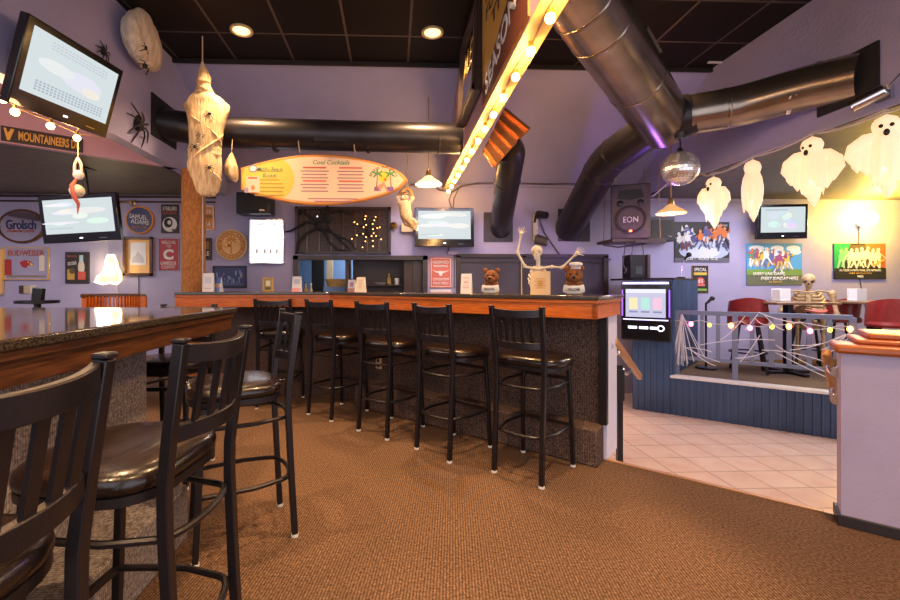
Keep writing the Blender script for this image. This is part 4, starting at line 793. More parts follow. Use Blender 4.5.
q = MB(); q.ell(.0,-h*.2,w*.42,h*.26,-.002,(.75,.76,.78)); q.ell(-w*.08,-h*.14,w*.25,h*.17,-.0025,(.02,.02,.02)); q.ell(-w*.02,-h*.13,w*.11,h*.075,-.003,(.8,.8,.78)); q.rect(w*.12,-h*.42,w*.32,-h*.36,-.003,(.1,.1,.1)); q.build('print', 'print', t, smooth=0)
t, w, h = board('team_sign', 158.5, 238.5, 178.5, 270.5, 'dark red sign with a white block letter, left of the post', 'sign', 'sign_red'); frame(t, w, h, .01, 'ink_white', .004, 0, 'border'); text('WELCOME', w*.7,h*.10,0,h*.38,-.003,'ink_white',t); text('TO', w*.25,h*.08,0,h*.26,-.003,'ink_white',t); text('C', w*.52,h*.34,0,h*.0,-.003,'ink_white',t,bold=.05); text('GAMECOCK', w*.8,h*.10,0,-h*.27,-.003,'ink_white',t); text('COUNTRY', w*.7,h*.10,0,-h*.39,-.003,'ink_white',t)
t, w, h = board('metal_sign', 197, 205.5, 214, 230.5, 'rust-orange bordered sign just right of the post', 'sign', 'ink_orange'); frame(t, w, h, .018, 'ink_white', .006, 0, 'border'); text('BEER', w*.55,h*.16,w*.1,h*.25,-.003,'ink_white',t); text('GARDEN', w*.62,h*.12,w*.1,h*.05,-.003,'ink',t); text('24', w*.4,h*.2,w*.1,-h*.25,-.003,'ink_white',t)
t, w, h = board('framed_picture', 197, 238, 211.5, 260, 'small dark framed picture partly hidden by the post', 'picture', 'sign_black'); frame(t, w, h, .014, 'wood_brown', .02); text('ALE', w*.6,h*.2,w*.05,-h*.2,-.003,'ink_white',t); q = MB(); q.rect(-w*.3,0,w*.35,h*.35,-.002,(.25,.16,.06)); q.build('print', 'print', t, smooth=0)
t, w, h = board('framed_picture', 213, 266, 246.5, 288, 'wide dark framed concert picture below the round orange sign', 'picture', 'sign_navy'); frame(t, w, h, .018, 'black', .02); q = MB(); rr = random.Random(3)
for i in range(26): q.ell(rr.uniform(-.42,.42)*w, rr.uniform(-.3,.25)*h, w*rr.uniform(.01,.04), h*rr.uniform(.04,.14), -.002-.00005*i, (rr.uniform(.05,.35),rr.uniform(.12,.40),rr.uniform(.3,.6)))
q.rect(-w*.4,-h*.38,w*.4,-h*.30,-.004,(.12,.14,.24)); q.build('print', 'print', t, smooth=0)
t, w, h = board('framed_mirror', 124, 237, 153.5, 276, 'ornate dark wood framed mirror with a pale picture, beneath the navy sign', 'mirror', 'board_face'); frame(t, w, h, .04, 'wood_brown', .04); frame(t, w*.86, h*.90, .014, 'gold', .03, -.004, 'inner_frame'); q = MB(); q.rect(-w*.28,-h*.22,w*.25,h*.36,-.003,(.86,.87,.95)); q.poly([(-w*.22,-h*.16),(w*.2,-h*.16),(w*.16,-h*.02),(w*.03,h*.07),(-w*.02,h*.14),(-w*.1,h*.02),(-w*.2,-h*.02)],-.0035,(.60,.60,.72)); q.build('print', 'print_gloss', t, smooth=0); q = MB(); q.tube([(-w*.02,.01,-h/2),(-w*.02,.01,-h/2-.45)], .006, 6); q.build('cord', 'cable', t)
t, w, h = board('beer_poster', 65, 252, 89, 283.5, 'small dark poster with a bottle and a fish, under the left television', 'poster', 'sign_black'); q = MB(); q.ell(w*.18,h*.02,w*.14,h*.22,-.002,(.62,.55,.50)); q.rect(w*.10,h*.2,w*.26,h*.40,-.0022,(.45,.66,.75)); q.rect(w*.04,-h*.38,w*.36,-h*.12,-.0024,(.55,.10,.08)); q.rect(-w*.40,-h*.38,-w*.1,-h*.05,-.0022,(.55,.33,.08)); q.ell(-w*.2,-h*.1,w*.12,h*.1,-.0026,(.12,.08,.05)); q.build('print', 'print', t, smooth=0); text('FRESH CATCH', w*.4,h*.07,-w*.2,h*.36,-.003,'ink_red',t); text('ICE COLD', w*.36,h*.10,-w*.2,h*.14,-.003,'ink_white',t,rot=.15)
t, w, h = board('light_box', 249.5, 219, 284, 264, 'glowing white illuminated menu box on the wall right of the round sign', 'light box', 'halfwall', th=.06); frame(t, w, h, .02, 'chrome', .02); q = MB(); q.box((0,-.004,0),(w-.03,.008,h-.03)); q.build('lit_face', 'lightbox', t); text('HAPPY HOUR', w*.55,h*.06,0,h*.38,-.010,'ink_navy',t,ext=.0006); q = MB(); [q.box((x*w,-.009,-h*.22),(w*.05,.002,h*.10)) for x in (-.28,-.05,.12,.3)]; q.build('print', 'offwhite', t)
c = onY(256,204.5,YB-.15); t = thing('wall_speaker', 'black speaker box on the back wall under the left tip of the surfboard', 'speaker', c); MB().box((0,0,0),(.45,.26,.29)).build('cabinet', 'black', t, bevel=.008); MB().box((0,-.132,.01),(.38,.006,.2)).build('grille', 'cone', t); MB().box((.12,-.136,-.10),(.07,.004,.014)).build('badge', 'chrome', t); MB().box((0,.135,0),(.12,.03,.12)).build('bracket', 'metal_black', t)
# right-hand posters
t, w, h = board('hockey_poster', 674.5, 222, 729.5, 262, 'dark ice hockey poster with crowding players on the right back wall', 'poster', 'sign_black', th=.012); q = MB(); rr = random.Random(11); q.ell(.03,-h*.22,w*.46,h*.24,-.002,(.45,.52,.68)); q.ell(.02,-h*.26,w*.30,h*.14,-.0022,(.66,.70,.80)); q.rect(-w/2,-h/2,w/2,-h*.40,-.0023,(.14,.14,.18))
for i in range(20):
    x = rr.choice([rr.uniform(-.45,-.02),rr.uniform(.18,.44),rr.uniform(-.45,.1)])*w; z = rr.uniform(-.12,.14)*h; player(q,x,z,h*.36,-.003-.0006*i,rr.choice([(.75,.74,.76),(.72,.20,.06),(.10,.12,.30),(.78,.78,.80),(.62,.55,.5)]),rr.choice([(.10,.10,.2),(.6,.6,.62),(.2,.06,.05)]),rr)
q.clamp(w,h).build('print', 'print', t, smooth=0); text('JUST ADD ICE', w*.58,h*.085,-w*.02,-h*.43,-.0165,'ink_white',t); text('HOCKEY', w*.10,h*.035,w*.40,h*.41,-.0135,'ink_white',t)
t, w, h = board('football_poster', 746.5, 243.5, 802, 285, 'bright blue sky and green field football poster below the right television', 'poster', 'blue_wall', th=.012); q = MB(); rr = random.Random(21); q.rect(-w/2,-h/2,w/2,h/2,-.0015,(.10,.38,.72)); q.rect(-w/2,-h/2,w/2,-h*.12,-.002,(.20,.34,.08)); q.rect(-w/2,-h/2,w/2,-h*.26,-.0022,(.16,.17,.10))
for j, (x, z, a) in enumerate(((-.32,.38,.14),(-.28,.3,.10),(.05,.38,.12),(.34,.38,.13),(.38,.30,.1))): q.ell(x*w,z*h,a*w,h*.07,-.0024-.0001*j,(.80,.86,.92))
for i in range(17): player(q,rr.uniform(-.44,.44)*w,rr.uniform(-.10,.10)*h,h*.34,-.0035-.0006*i,rr.choice([(.82,.80,.80),(.70,.10,.08),(.80,.55,.08),(.08,.35,.20),(.85,.84,.86),(.35,.08,.2),(.12,.16,.4)]),rr.choice([(.78,.78,.78),(.6,.45,.1),(.2,.2,.3)]),rr)
q.clamp(w,h).build('print', 'print', t, smooth=0); text('EVERY LIVE GAME,', w*.58,h*.085,-w*.11,-h*.24,-.0145,'ink_white',t,shear=.2,bold=.03); text('EVERY SUNDAY HERE', w*.68,h*.085,w*.08,-h*.345,-.0145,'ink_white',t,shear=.2,bold=.03); text('ALL SEASON', w*.24,h*.045,w*.0,-h*.43,-.0145,'ink_gold',t)
t, w, h = board('team_poster', 834, 243.5, 885.5, 279, 'green and dark red team poster with white players at the right', 'poster', 'sign_black', th=.012); q = MB(); rr = random.Random(31); q.poly([(-w/2,h/2),(-w*.18,h/2),(-w*.32,-h*.1),(-w/2,-h*.28)],-.0016,(.02,.32,.12)); q.poly([(w*.1,h/2),(w/2,h/2),(w/2,-h*.2),(w*.2,-h*.1)],-.0016,(.42,.12,.05)); q.rect(-w*.2,-h*.15,w*.2,h*.45,-.0014,(.10,.07,.05))
for i in range(8): player(q,(-.36+.1*i)*w,-.02*h+rr.uniform(-.04,.04)*h,h*.44,-.003-.0006*i,(.75,.73,.66) if i > 1 else (.15,.45,.25),(.72,.70,.64) if i > 1 else (.3,.5,.35),rr)
q.poly([(w*.22,-h*.12),(w*.46,h*.08),(w*.47,h*.02),(w*.24,-h*.16)],-.009,(.75,.40,.08)); q.rect(-w*.5,-h*.5,w*.5,-h*.2,-.0088,(.03,.03,.025)); q.clamp(w,h).build('print', 'print', t, smooth=0)
text('ALL YOUR FAVORITE TEAMS. ONE NETWORK.', w*.82,h*.055,0,-h*.26,-.011,'ink_white',t); text('ONLY ON GAME DAY', w*.45,h*.04,0,-h*.34,-.011,'ink_gold',t); text('NBS', w*.11,h*.07,0,-h*.43,-.011,'ink_white',t)
t, w, h = board('beer_poster', 692, 265.5, 708.5, 293, 'small black poster with red and yellow print beside the booth', 'poster', 'sign_black', th=.012); frame(t, w, h, .008, 'ink_gold', .004, 0, 'border'); text('SPECIAL', w*.75,h*.12,0,h*.35,-.003,'ink_white',t); q = MB(); q.rect(-w*.4,h*.15,w*.4,h*.25,-.002,(.7,.5,.1)); q.ell(0,-h*.08,w*.26,h*.15,-.0022,(.70,.12,.12)); q.rect(-w*.28,-h*.25,w*.28,-h*.18,-.0024,(.75,.2,.15)); q.rect(-w*.4,-h*.42,w*.4,-h*.34,-.002,(.25,.45,.10)); q.build('print', 'print', t, smooth=0); text('$5', w*.3,h*.14,0,-h*.08,-.004,'ink_white',t)
# ------------------------------------------------------------------ ducts
def duct(name, label, paths, r, m, seams=(), plate=None):
    t = thing(name, label, 'duct', paths[0][0]); 
    for i, (pth, rr) in enumerate(paths if isinstance(paths[0], tuple) else [(paths, r)]): MB().tube(pth, rr, 32).build('pipe', m, t, world=True, smooth=50)
    return t
def seam(t, a, b, f, r, m, wdt=.03):
    p = a.lerp(b, f); d = (b-a).normalized(); MB().tube([p-d*wdt/2, p-d*wdt/4, p+d*wdt/4, p+d*wdt/2], [r*1.0, r*1.025, r*1.025, r*1.0], 32).build('seam_band', m, t, world=True)
def bend(a, b, c, k=.35, n=6):               # rounded corner points a-b-c
    p0 = b.lerp(a, min(.9, k/(a-b).length)); p1 = b.lerp(c, min(.9, k/(c-b).length)); return [p0*(1-s)**2+b*2*s*(1-s)+p1*s*s for s in (i/n for i in range(n+1))]
# left duct, along the back
a = V((XL-.05,4.40,2.87)); b = at(190,128,4.40); c = at(212,136.5,4.47); dd = V((bx0+.02, 4.47, at(450,137.5,4.45).z))
dl = thing('air_duct', 'long black horizontal duct behind the surfboard, left of the bulb beam', 'duct', a); MB().tube([a, *bend(a,b,c,.10,4), dd], .155, 32).build('pipe', 'duct_dark', dl, world=True, smooth=50)
for f in (.25,.62,.9): seam(dl, c, dd, f, .155, 'duct_dark')
p = c.lerp(dd,.48)+V((0,-.150,-.06)); MB().box(p,(.34,.02,.06)).build('vent_slot', 'black', dl, world=True, bevel=.004)
q = MB(); z0, z1 = 2.69, 3.10; q.box((XL+.008, 4.43, (z0+z1)/2), (.016,.46,z1-z0)); q.build('wall_plate', 'black_matte', dl, world=True)
# big duct: trunk through the beam, fork to the back wall and to the right wall
J = at(662,121,4.12); T1 = at(615,50,3.40); dT = (J-T1).normalized(); T0 = T1-dT*((T1.x-bx1)/dT.x+.02)
big = thing('air_duct', 'large branching metal duct crossing the ceiling on the right', 'duct', J)
MB().tube([T0, J+dT*.10], .235, 36).build('trunk', 'duct', big, world=True, smooth=50)
for f in (.30,.42,.72): seam(big, T0, J, f, .235, 'duct')
E_ = at(606,161,4.85); B_ = at(574,226,6.0); Bw = V((B_.x, YB+.02, B_.z-.02))
MB().tube([J, J.lerp(E_,.12), *bend(J,E_,Bw,.16,3), Bw], .192, 32).build('back_branch', 'duct_dark', big, world=True, smooth=50)
seam(big, J, E_, .80, .192, 'duct_dark'); seam(big, E_, Bw, .12, .192, 'duct_dark')
Rw_ = V((XR+.06, at(872,83,3.28).y, 2.84)); G = at(806,88,3.55); K = at(742,106,3.86)
MB().tube([J-dT*.02, *bend(J,K,G,.12,3), *bend(K,G,Rw_,.22,6), Rw_], .180, 32).build('right_branch', 'duct', big, world=True, smooth=50)
MB().tube([J, J.lerp(K,.34)], [.215,.20], 32).build('collar', 'duct_dark', big, world=True, smooth=50)
seam(big, J, K, .36, .180, 'duct_dark', .10); seam(big, J, K, .80, .180, 'duct'); 
md = K.lerp(G,.35); q = MB(); dK = (G-K).normalized(); q.tube([md+V((0,0,.183)), md+dK*.06+V((-.06,-.16,.05)), md+dK*.10+V((-.06,-.175,-.08)), md+dK*.12+V((0,-.05,-.185))], .012, 6); q.tube([md+dK*.26+V((0,0,.183)), md+dK*.20+V((-.06,-.16,.06)), md+dK*.14+V((-.06,-.172,-.08)), md+dK*.13+V((0,-.05,-.185))], .012, 6); q.build('strap', 'chrome', big, world=True)
seam(big, G, Rw_, .25, .181, 'duct'); 
h0, h1 = onX(877,41.5,XR), onX(821,116.7,XR); q = MB(); q.box((XR-.008,(h0.y+h1.y)/2,(h0.z+h1.z)/2),(.016,abs(h0.y-h1.y)+.04,h0.z-h1.z)); q.build('wall_plate', 'black_matte', big, world=True)
h0, h1 = onY(558,209,YB), onY(589.5,241.5,YB); q = MB(); q.box(((h0.x+h1.x)/2,YB-.008,(h0.z+h1.z)/2),(h1.x-h0.x,.016,h0.z-h1.z)); q.build('back_plate', 'panel_dark', big, world=True)
sd2 = T0.lerp(J,.62)+V((.14,-.10,.165)); MB().bar(sd2-dT*.16, sd2+dT*.16, .11,.02, up=(.5,-.3,.7)).build('access_hatch', 'duct', big, world=True)
# small duct with a louvred end
b0 = onY(500.5,229,YB+.02); b1 = at(509,170,4.85); b2 = at(512,150,4.62); b3 = at(490,140,4.35)
sm = thing('air_duct', 'small upright black duct with a copper louvred end beside the bulb beam', 'duct', b0)
MB().tube([b0, b0.lerp(b1,.06), *bend(b0,b1,b2,.06,3), *bend(b1,b2,b2.lerp(b3,.45),.08,3)], .148, 28).build('pipe', 'duct_dark', sm, world=True, smooth=50)
seam(sm, b0, b1, .86, .150, 'duct_dark')
h0, h1 = onY(483.5,212.5,YB), onY(512.5,242,YB); q = MB(); q.box(((h0.x+h1.x)/2,YB-.008,(h0.z+h1.z)/2),(h1.x-h0.x,.016,h0.z-h1.z)); q.build('wall_plate', 'panel_dark', sm, world=True)
ex = (at(487,153,4.45)-at(515,112,4.45)); 
g0, g1, g2, g3 = at(483,152,4.5), at(505,107,4.5), at(531,128,4.5), at(494,168,4.5)     # end box seen edge-on
q = MB(); off = V((.06,.34,.10)); q.add([g0,g1,g2,g3,g0+off,g1+off,g2+off,g3+off],[(0,1,2,3),(7,6,5,4),(0,4,5,1),(1,5,6,2),(2,6,7,3),(3,7,4,0)]); bx_ = q.build('louvre_box', 'copper', sm, world=True, bevel=.01)
for k in range(5):
    f = .08+.21*k; q = MB(); u0 = g0.lerp(g1,f); u1 = g3.lerp(g2,f); nn = (g1-g0).cross(g3-g0).normalized(); nn = nn if nn.y < 0 else -nn; q.bar(u0+nn*.02, u1+nn*.02, .02,.05, up=nn); q.build('louvre', 'copper', bx_, world=True)
# ------------------------------------------------------------------ recessed downlights
def downlight(px, py, lab):
    p = onZ(px,py,CEIL); t = thing('recessed_light', lab, 'ceiling light', p)
    MB().lathe([(.105,0),(.105,-.012),(.085,-.016),(.075,-.002),(.075,.0)], n=28).build('trim', 'trim_warm', t); MB().lathe([(.076,-.006),(.05,-.012),(.0,-.015)], n=24).build('lens', 'lamp_lens', t); return p
d1 = downlight(241.5,30,'left one of the two glowing recessed ceiling lights'); d2 = downlight(432.5,32,'right one of the two glowing recessed ceiling lights, nearer the beam')
p = onZ(719,62,CEIL); t = thing('ceiling_strip', 'thin pale strip in the black ceiling above the right duct', 'ceiling fitting', p); MB().box((0,0,-.006),(.24,.03,.012)).build('strip', 'white', t)  # plain white strip set against the ceiling
# ------------------------------------------------------------------ bulb strings on the beam and left bulkhead
bs = thing('bulb_string', 'row of round warm bulbs running under the sloping beam', 'string lights', (.78,2,bz0))
yy = [1.19+.30*i for i in range(17)]; MB().tube([(.78+.01*(-1)**i, y, bz0-.012-.008*(i % 2)) for i, y in enumerate(yy)], .006, 6).build('cord', 'wire_warm', bs, world=True)
for y in yy:
    b = MB().sph((.78,y,bz0-.062), .026, 14, 10); b = b.build('bulb', 'bulb', bs, world=True); MB().cyl((.78,y,bz0),(.78,y,bz0-.042), .016, .018, n=10).build('socket', 'brass', b, world=True)
ls = thing('bulb_string', 'warm bulbs strung under the large tilted television at the left', 'string lights', onX(50,115,XL+.02))
bpx = [(3,99),(15,112),(50.5,126),(77,138)]; pts = [onX(x,y-5,XL-.04) for x,y in [(-20,84)]+bpx+[(104,143)]]
MB().tube(pts, .005, 6).build('cord', 'wire_warm', ls, world=True)
for x, y in bpx: p = onX(x,y,XL-.04); b = MB().sph(p, .024, 12, 8).build('bulb', 'bulb', ls, world=True); MB().cyl(p+V((0,0,.02)), p+V((0,0,.055)), .013, n=10).build('socket', 'brass', b, world=True)
# street-style sign on the pink band
a = bp[0]+dirn*0; 
def onB(px,py): return onN(px,py,nb,bp[0]-nb*.06)
s0_, s1_ = onB(1,131), onB(83,148); L = (s1_-s0_).length; mdp = (s0_+s1_)/2; nrm = nb if nb.y < 0 else -nb
sg = thing('street_sign', 'long orange and black team street sign on the pink diagonal beam', 'sign', mdp+nrm*.012, atan2(-dirn.y,-dirn.x)); sh_ = .135
MB().box((0,.006,0),(L,.012,sh_)).build('panel', 'sign_black', sg, bevel=.003); text('MOUNTAINEERS DR', L*.76,sh_*.62,L*.08,0,-.002,'ink_gold',sg,bold=.03)
q = MB(); q.poly([(-L*.47,.05),(-L*.44,.05),(-L*.415,-.01),(-L*.39,.05),(-L*.345,.05),(-L*.40,-.055),(-L*.43,-.055)],-.001,(.75,.42,.08)); q.poly([(-L*.43,.0),(-L*.40,.03),(-L*.37,.0),(-L*.40,-.02)],-.0015,(.75,.42,.08)); q.build('emblem', 'print', sg, smooth=0)
# ------------------------------------------------------------------ posters on the beam's left face
def onface(px,py,x=bx0): return onX(px,py,x)
f0, f1 = onface(484,60), onface(530,10); y0_, y1_ = f1.y, f0.y; bw_, bh_ = y1_-y0_, CEIL-.02-(bz0+.03)
bn = thing('beer_banner', 'yellow and brown lettered banner on the left face of the bulb beam', 'banner', (bx0-.012,(y0_+y1_)/2,(bz0+.03+CEIL-.02)/2), R(-90))
MB().box((0,.006,0),(bw_,.012,bh_)).build('panel', 'ink_gold', bn); q = MB(); q.poly([(-bw_/2,-bh_/2),(bw_/2,-bh_/2),(bw_/2,-bh_*.02),(-bw_/2,-bh_*.36)],-.001,(.16,.05,.03)); q.build('print', 'print', bn, smooth=0)
text('SEASONS', bw_*.82,bh_*.17,0,-bh_*.30,-.003,'ink_white',bn,rot=R(12),bold=.03)
for i, s in enumerate(('A BEER','FOR ALL','THE')): text(s, bw_*(.8,.75,.45)[i],bh_*.10,0,bh_*(.30-.15*i),-.003,'ink',bn)
f0, f1 = onface(465.5,110), onface(483,100); y0_, y1_ = f1.y, f0.y; w_ = y1_-y0_; hh = .78
pm_ = thing('framed_mirror', 'dark framed gilt mirror leaning from the beam beside the yellow banner', 'mirror', (bx0-.05,(y0_+y1_)/2,2.80+hh/2), rot=(R(-3),0,R(-90)))
MB().box((0,.03,0),(w_,.05,hh)).build('back_board', 'wood_dark', pm_); frame(pm_, w_, hh, .05, 'wood_dark', .03); MB().box((0,.0,0),(w_-.08,.004,hh-.08)).build('glass', 'print_gloss' if False else 'mirror', pm_); text('ALE', w_*.5,hh*.3,0,.05,-.004,'gold',pm_)
# ------------------------------------------------------------------ surfboard menu
sz0 = 4.42; c = at(325,180,sz0); L = 1.72; hgt = .53
sb = thing('surfboard_menu', 'cream and orange surfboard cocktail menu hung from the long black duct', 'surfboard', c)
def outline(k=1., n=26):
    up = []
    for i in range(n+1):
        t_ = i/n; x = -L/2+L*t_; hw_ = (hgt/2)*(.43+.57*sin(min(1,t_/.46)*pi/2)) if t_ < .46 else (hgt/2)*cos((t_-.46)/.54*pi/2)**.56
        up.append((x*k, hw_*k))
    lo = [(x,-z) for x,z in up[::-1] if z > 1e-3]; return up+lo
def hz(x):
    t_ = x/L+.5; return .86*(hgt/2)*(.43+.57*sin(min(1,max(0,t_)/.46)*pi/2))
O = outline(); OI = [(x*.955, z*.88) for x, z in O]
q = MB(); q.rings([[V((x*.985,.035,z*.94)) for x,z in O],[V((x,.012,z)) for x,z in O],[V((x,-.004,z)) for x,z in O],[V((x*.985,-.02,z*.95)) for x,z in O]]); q.build('board', 'ink_orange', sb, smooth=30)
q = MB(); q.poly(OI, -.0215, (.88,.62,.42)); q.poly([(x,z) for x,z in OI if x < -.45*L/1.0*.5] , -.0222, (.90,.66,.44)) if False else None
q.poly([(x,max(-hz(x),min(hz(x),z))) for x,z in ((-L*.335+L*.155*cos(2*pi*i/40), hgt*.46*sin(2*pi*i/40)) for i in range(40))],-.0222,(.85,.55,.10)); q.rect(-L*.465,-hgt*.26,-L*.385,hgt*.05,-.0228,(.82,.60,.45)); q.ell(-L*.425,hgt*.20,.045,.04,-.0229,(.25,.2,.3)); q.ell(-L*.425,hgt*.20,.033,.028,-.0233,(.85,.8,.8)); q.ell(-L*.465,-hgt*.22,.025,.03,-.0229,(.35,.3,.42)); q.rect(-L*.455,hgt*.0,-L*.40,hgt*.035,-.0231,(.7,.15,.08)); q.ell(-L*.425,-hgt*.17,.02,.025,-.0231,(.75,.25,.08))
for x, zt_ in ((-.06,.20),(.155,.20),(-.06,-.06),(.155,-.06)):
    for i in range(3): ww = .085*(1,.85,.95,.8)[i] if x < 0.1 else .08*(1,.9,1,.8)[i]; q.rect((x-ww)*L,(zt_-.065*i-.05)*hgt,(x+ww)*L,(zt_-.065*i-.028)*hgt,-.0225,(.42,.18,.24))
    q.rect((x-.07)*L,(zt_+.015)*hgt,(x+.07)*L,(zt_+.045)*hgt,-.0225,(.72,.14,.10))
for i, ww in enumerate((.15,.11)): q.rect((.05-ww)*L,(-.385-.05*i)*hgt,(.05+ww)*L,(-.365-.05*i)*hgt,-.0225,(.42,.18,.24))
for i, ww in enumerate((.06,.08,.09,.08,.085)): q.rect((-.33-ww)*L,(-.03-.075*i)*hgt,(-.33+ww)*L,(-.005-.075*i)*hgt,-.0226,(.45,.28,.05))
ix = L*.355; q.ell(ix,.035,.055,.06,-.0225,(.90,.62,.05)); q.rect(ix-.10,-.115,ix-.03,-.07,-.0225,(.22,.12,.42)); q.rect(ix+.03,-.115,ix+.10,-.07,-.0225,(.22,.12,.42))
for s in (-1,1):
    q.poly([(ix+s*.085,-.11),(ix+s*.07,-.11),(ix+s*.062,.06),(ix+s*.07,.06)],-.0228,(.30,.16,.06))
    for k in range(5): a = R(-35+65*k); q.ell(ix+s*.065+.03*cos(a),.065+.022*sin(a),.035,.010,-.0230-.0001*k,(.12,.32,.10),10,a)
q.poly([(ix-.06,-.06),(ix+.0,-.02),(ix+.05,-.12),(ix+.03,-.12),(ix+.0,-.06),(ix-.05,-.12)],-.0236,(.75,.30,.18)); q.ell(ix+.012,.005,.016,.018,-.0238,(.70,.2,.1)); q.build('print', 'print', sb, smooth=0)
text('Cool Cocktails', L*.22,hgt*.085,L*.04,hgt*.335,-.023,'ink_green',sb,shear=.25); text('Malibu Beach', L*.15,hgt*.10,-L*.325,hgt*.19,-.0235,'ink_green',sb,shear=.2); text('Bucket', L*.085,hgt*.09,-L*.325,hgt*.075,-.0235,'ink_green',sb,shear=.2); text('COCONUT RUM', L*.12,hgt*.03,-L*.06,hgt*.228,-.0235,'ink_red',sb); 
arc_text('SPORTS BAR GRILL', .155, ix, -.02, -.023, R(155), R(25), .026, 'ink', sb)
for px in (301,355.5):
    tp = at(px,154,sz0); q = MB(); q.tube([V((tp.x,sz0+.0,tp.z+.0)), V((tp.x-.01,sz0-.02,tp.z+.06)), V((tp.x-.012,sz0-.06,tp.z+.16))], .006, 6); q.build('hanging_rope', 'rope', sb, world=True)
# ------------------------------------------------------------------ hanging mummy and cocoons
mz = 4.12
def ringset(spec, zc, wob=0., n=28, seed=1, dy=.6):
    rr = random.Random(seed); ph = [rr.uniform(0,6.28) for _ in range(6)]; out = []
    for py, cx, hw_, dep in spec:
        c = at(cx,py,zc); wd = hw_/F*zc; dp_ = dep/F*zc; L_ = []
        for j in range(n):
            a = 2*pi*j/n; k = 1+wob*(sin(5*a+ph[0])+.7*sin(9*a+ph[1])+.5*sin(13*a+ph[2]+py*.05)); L_.append(c+V((cos(a)*wd*k, sin(a)*dp_*k, 0)))
        out.append(L_)
    return out
def dense(spec, k=3):
    out = []
    for a, b in zip(spec, spec[1:]):
        for i in range(k): f = i/k; f2 = f*f*(3-2*f); out.append(tuple(x+(y-x)*(f if j == 0 else f2) for j, (x,y) in enumerate(zip(a,b))))
    return out+[spec[-1]]
spec = [(62,202.5,1.2,1.2),(66,202.8,2.0,2),(71,203.5,4.5,4.5),(78,204.3,6.3,6.5),(85,204.5,5.6,6),(92,204.5,8.5,7),(100,205.5,17,8.5),(106,206,22.5,8),(112,207.5,20.5,8.5),(122,207,18,10),(132,206,16.5,10.5),(144,205.5,15.5,10),(151,205,14.8,9.5),(158,205,16,10),(166,204.5,17,10.5),(174,205.5,15.5,10),(183,207,13,8.5),(191,207.5,11,7),(196,208,7,4),(197,208,2,1)]
mm = thing('hanging_mummy', 'tan cloth-wrapped mummy hanging upright from the ceiling in front of the long duct', 'decoration', at(203,62,mz))
MB().rings(ringset(dense(spec), mz, .035, 36, 3)).build('wrapped_body', 'cloth_tan', mm, world=True, smooth=60)
def wrap(t, y0, y1, hw0, hw1, cx0, cx1, w_, m='cloth_tan', back=8):
    pts = []; 
    for i in range(11): f = i/10; a = pi*f; pts.append(at(cx0+(cx1-cx0)*f-cos(a)*(hw0+(hw1-hw0)*f), y0+(y1-y0)*f, mz)+V((0,-sin(a)*back/F*mz*1.06,0)))
    MB().tube(pts, w_, 6, flat=(1.,.4)).build('wrapping', m, t, world=True)
for args in ((151,149,15.5,15.5,205,205,.038),(156,153,16,15.5,205,205,.03),(88,96,6,8,204.5,204.5,.02),(170,135,16,15,205,206,.03),(110,146,19,15.5,207,205,.025),(160,182,16,13,205,207,.025),(84,82,6,6,204,204,.018)): wrap(mm, *args)
for i, (x,y) in enumerate(((212,117),(198,149.5),(204,138),(212,170))):
    c = at(x,y,mz)+V((.012,-.088,0)); q = MB(); q.sph(c, .016, 8, 6); [q.tube([c, c+V((s*.03*cos(a),-.015,.03*sin(a))), c+V((s*.05*cos(a),0,.05*sin(a)-.01))], .003, 4) for s in (-1,1) for a in (-.8,-.1,.7)]; q.build('spider', 'black', mm, world=True)
tp = at(202.5,62,mz); MB().tube([tp, V((tp.x,tp.y,CEIL))], .006, 6).build('hanging_cord', 'rope', mm, world=True)
zc = 4.3; spec = [(153,231.5,.8,.8),(156,231.5,2.5,2.5),(162,231,5,5),(168,231.3,6.6,6.2),(174,232,6.4,5.5),(179,234,4,4),(182,235,1.5,1.5)]
cc = thing('hanging_cocoon', 'small tan cocoon hanging on a thread right of the mummy', 'decoration', at(231,154,zc)); MB().rings(ringset(dense(spec), zc, .04, 24, 5)).build('cocoon', 'cloth_tan', cc, world=True, smooth=60)
tp = at(231.5,153.5,zc); MB().tube([tp, V((tp.x,4.40,2.80))], .004, 5).build('thread', 'rope', cc, world=True)
c0 = onX(146,56,XL); zc = 3.66; spec = [(23,138,.8,.8),(28,138.5,3.5,3),(34,139,8,6),(42,141,14,9),(52,145,18,11),(62,147.5,18.5,11.5),(70,150,16.5,10.5),(77,152,12,8),(81,153,5,4),(82.5,153,1.5,1)]
zc = c0.y*CT+c0.x*ST*0+.0; zc = c0.x*ST+c0.y*CT
ck = thing('wrapped_cocoon', 'large grey-tan spider cocoon fixed to the upper left wall beside the television', 'decoration', c0)
q = MB(); rg = ringset(dense(spec), zc, .03, 30, 8)
for L_ in rg:
    cn = sum((p for p in L_), V((0,0,0)))/len(L_)
    for i, p in enumerate(L_): d_ = p-cn; y_ = d_.x*.95; x_ = .13-abs(0)+d_.y*.6; L_[i] = V((XL+max(.03,.13+d_.y*.9), cn.y-.27+d_.x*1.5, p.z))
q.rings(rg); q.build('cocoon', 'cloth_grey', ck, world=True, smooth=60)
for x, y in ((145,48),(145,66),(155,47.5)):
    c = onX(x,y,XL+.20); q = MB(); q.sph(c, .022, 8, 6); [q.tube([c, c+V((.012,s*.04*cos(a),.04*sin(a))), c+V((-.02,s*.07*cos(a),.06*sin(a)-.01))], .004, 4) for s in (-1,1) for a in (-.8,-.1,.7)]; q.build('spider', 'black', ck, world=True)
spider('wall_spider', onX(136,125,XL), .045, .19, .007, 'black_matte', 'hairy black spider on the upper left wall beside the duct opening', normal=(1,0,0), seed=5)
spider('wall_spider', onX(102,52,XL), .022, .10, .004, 'black_matte', 'small dark spider above the top edge of the large tilted television', normal=(1,0,0), seed=9)
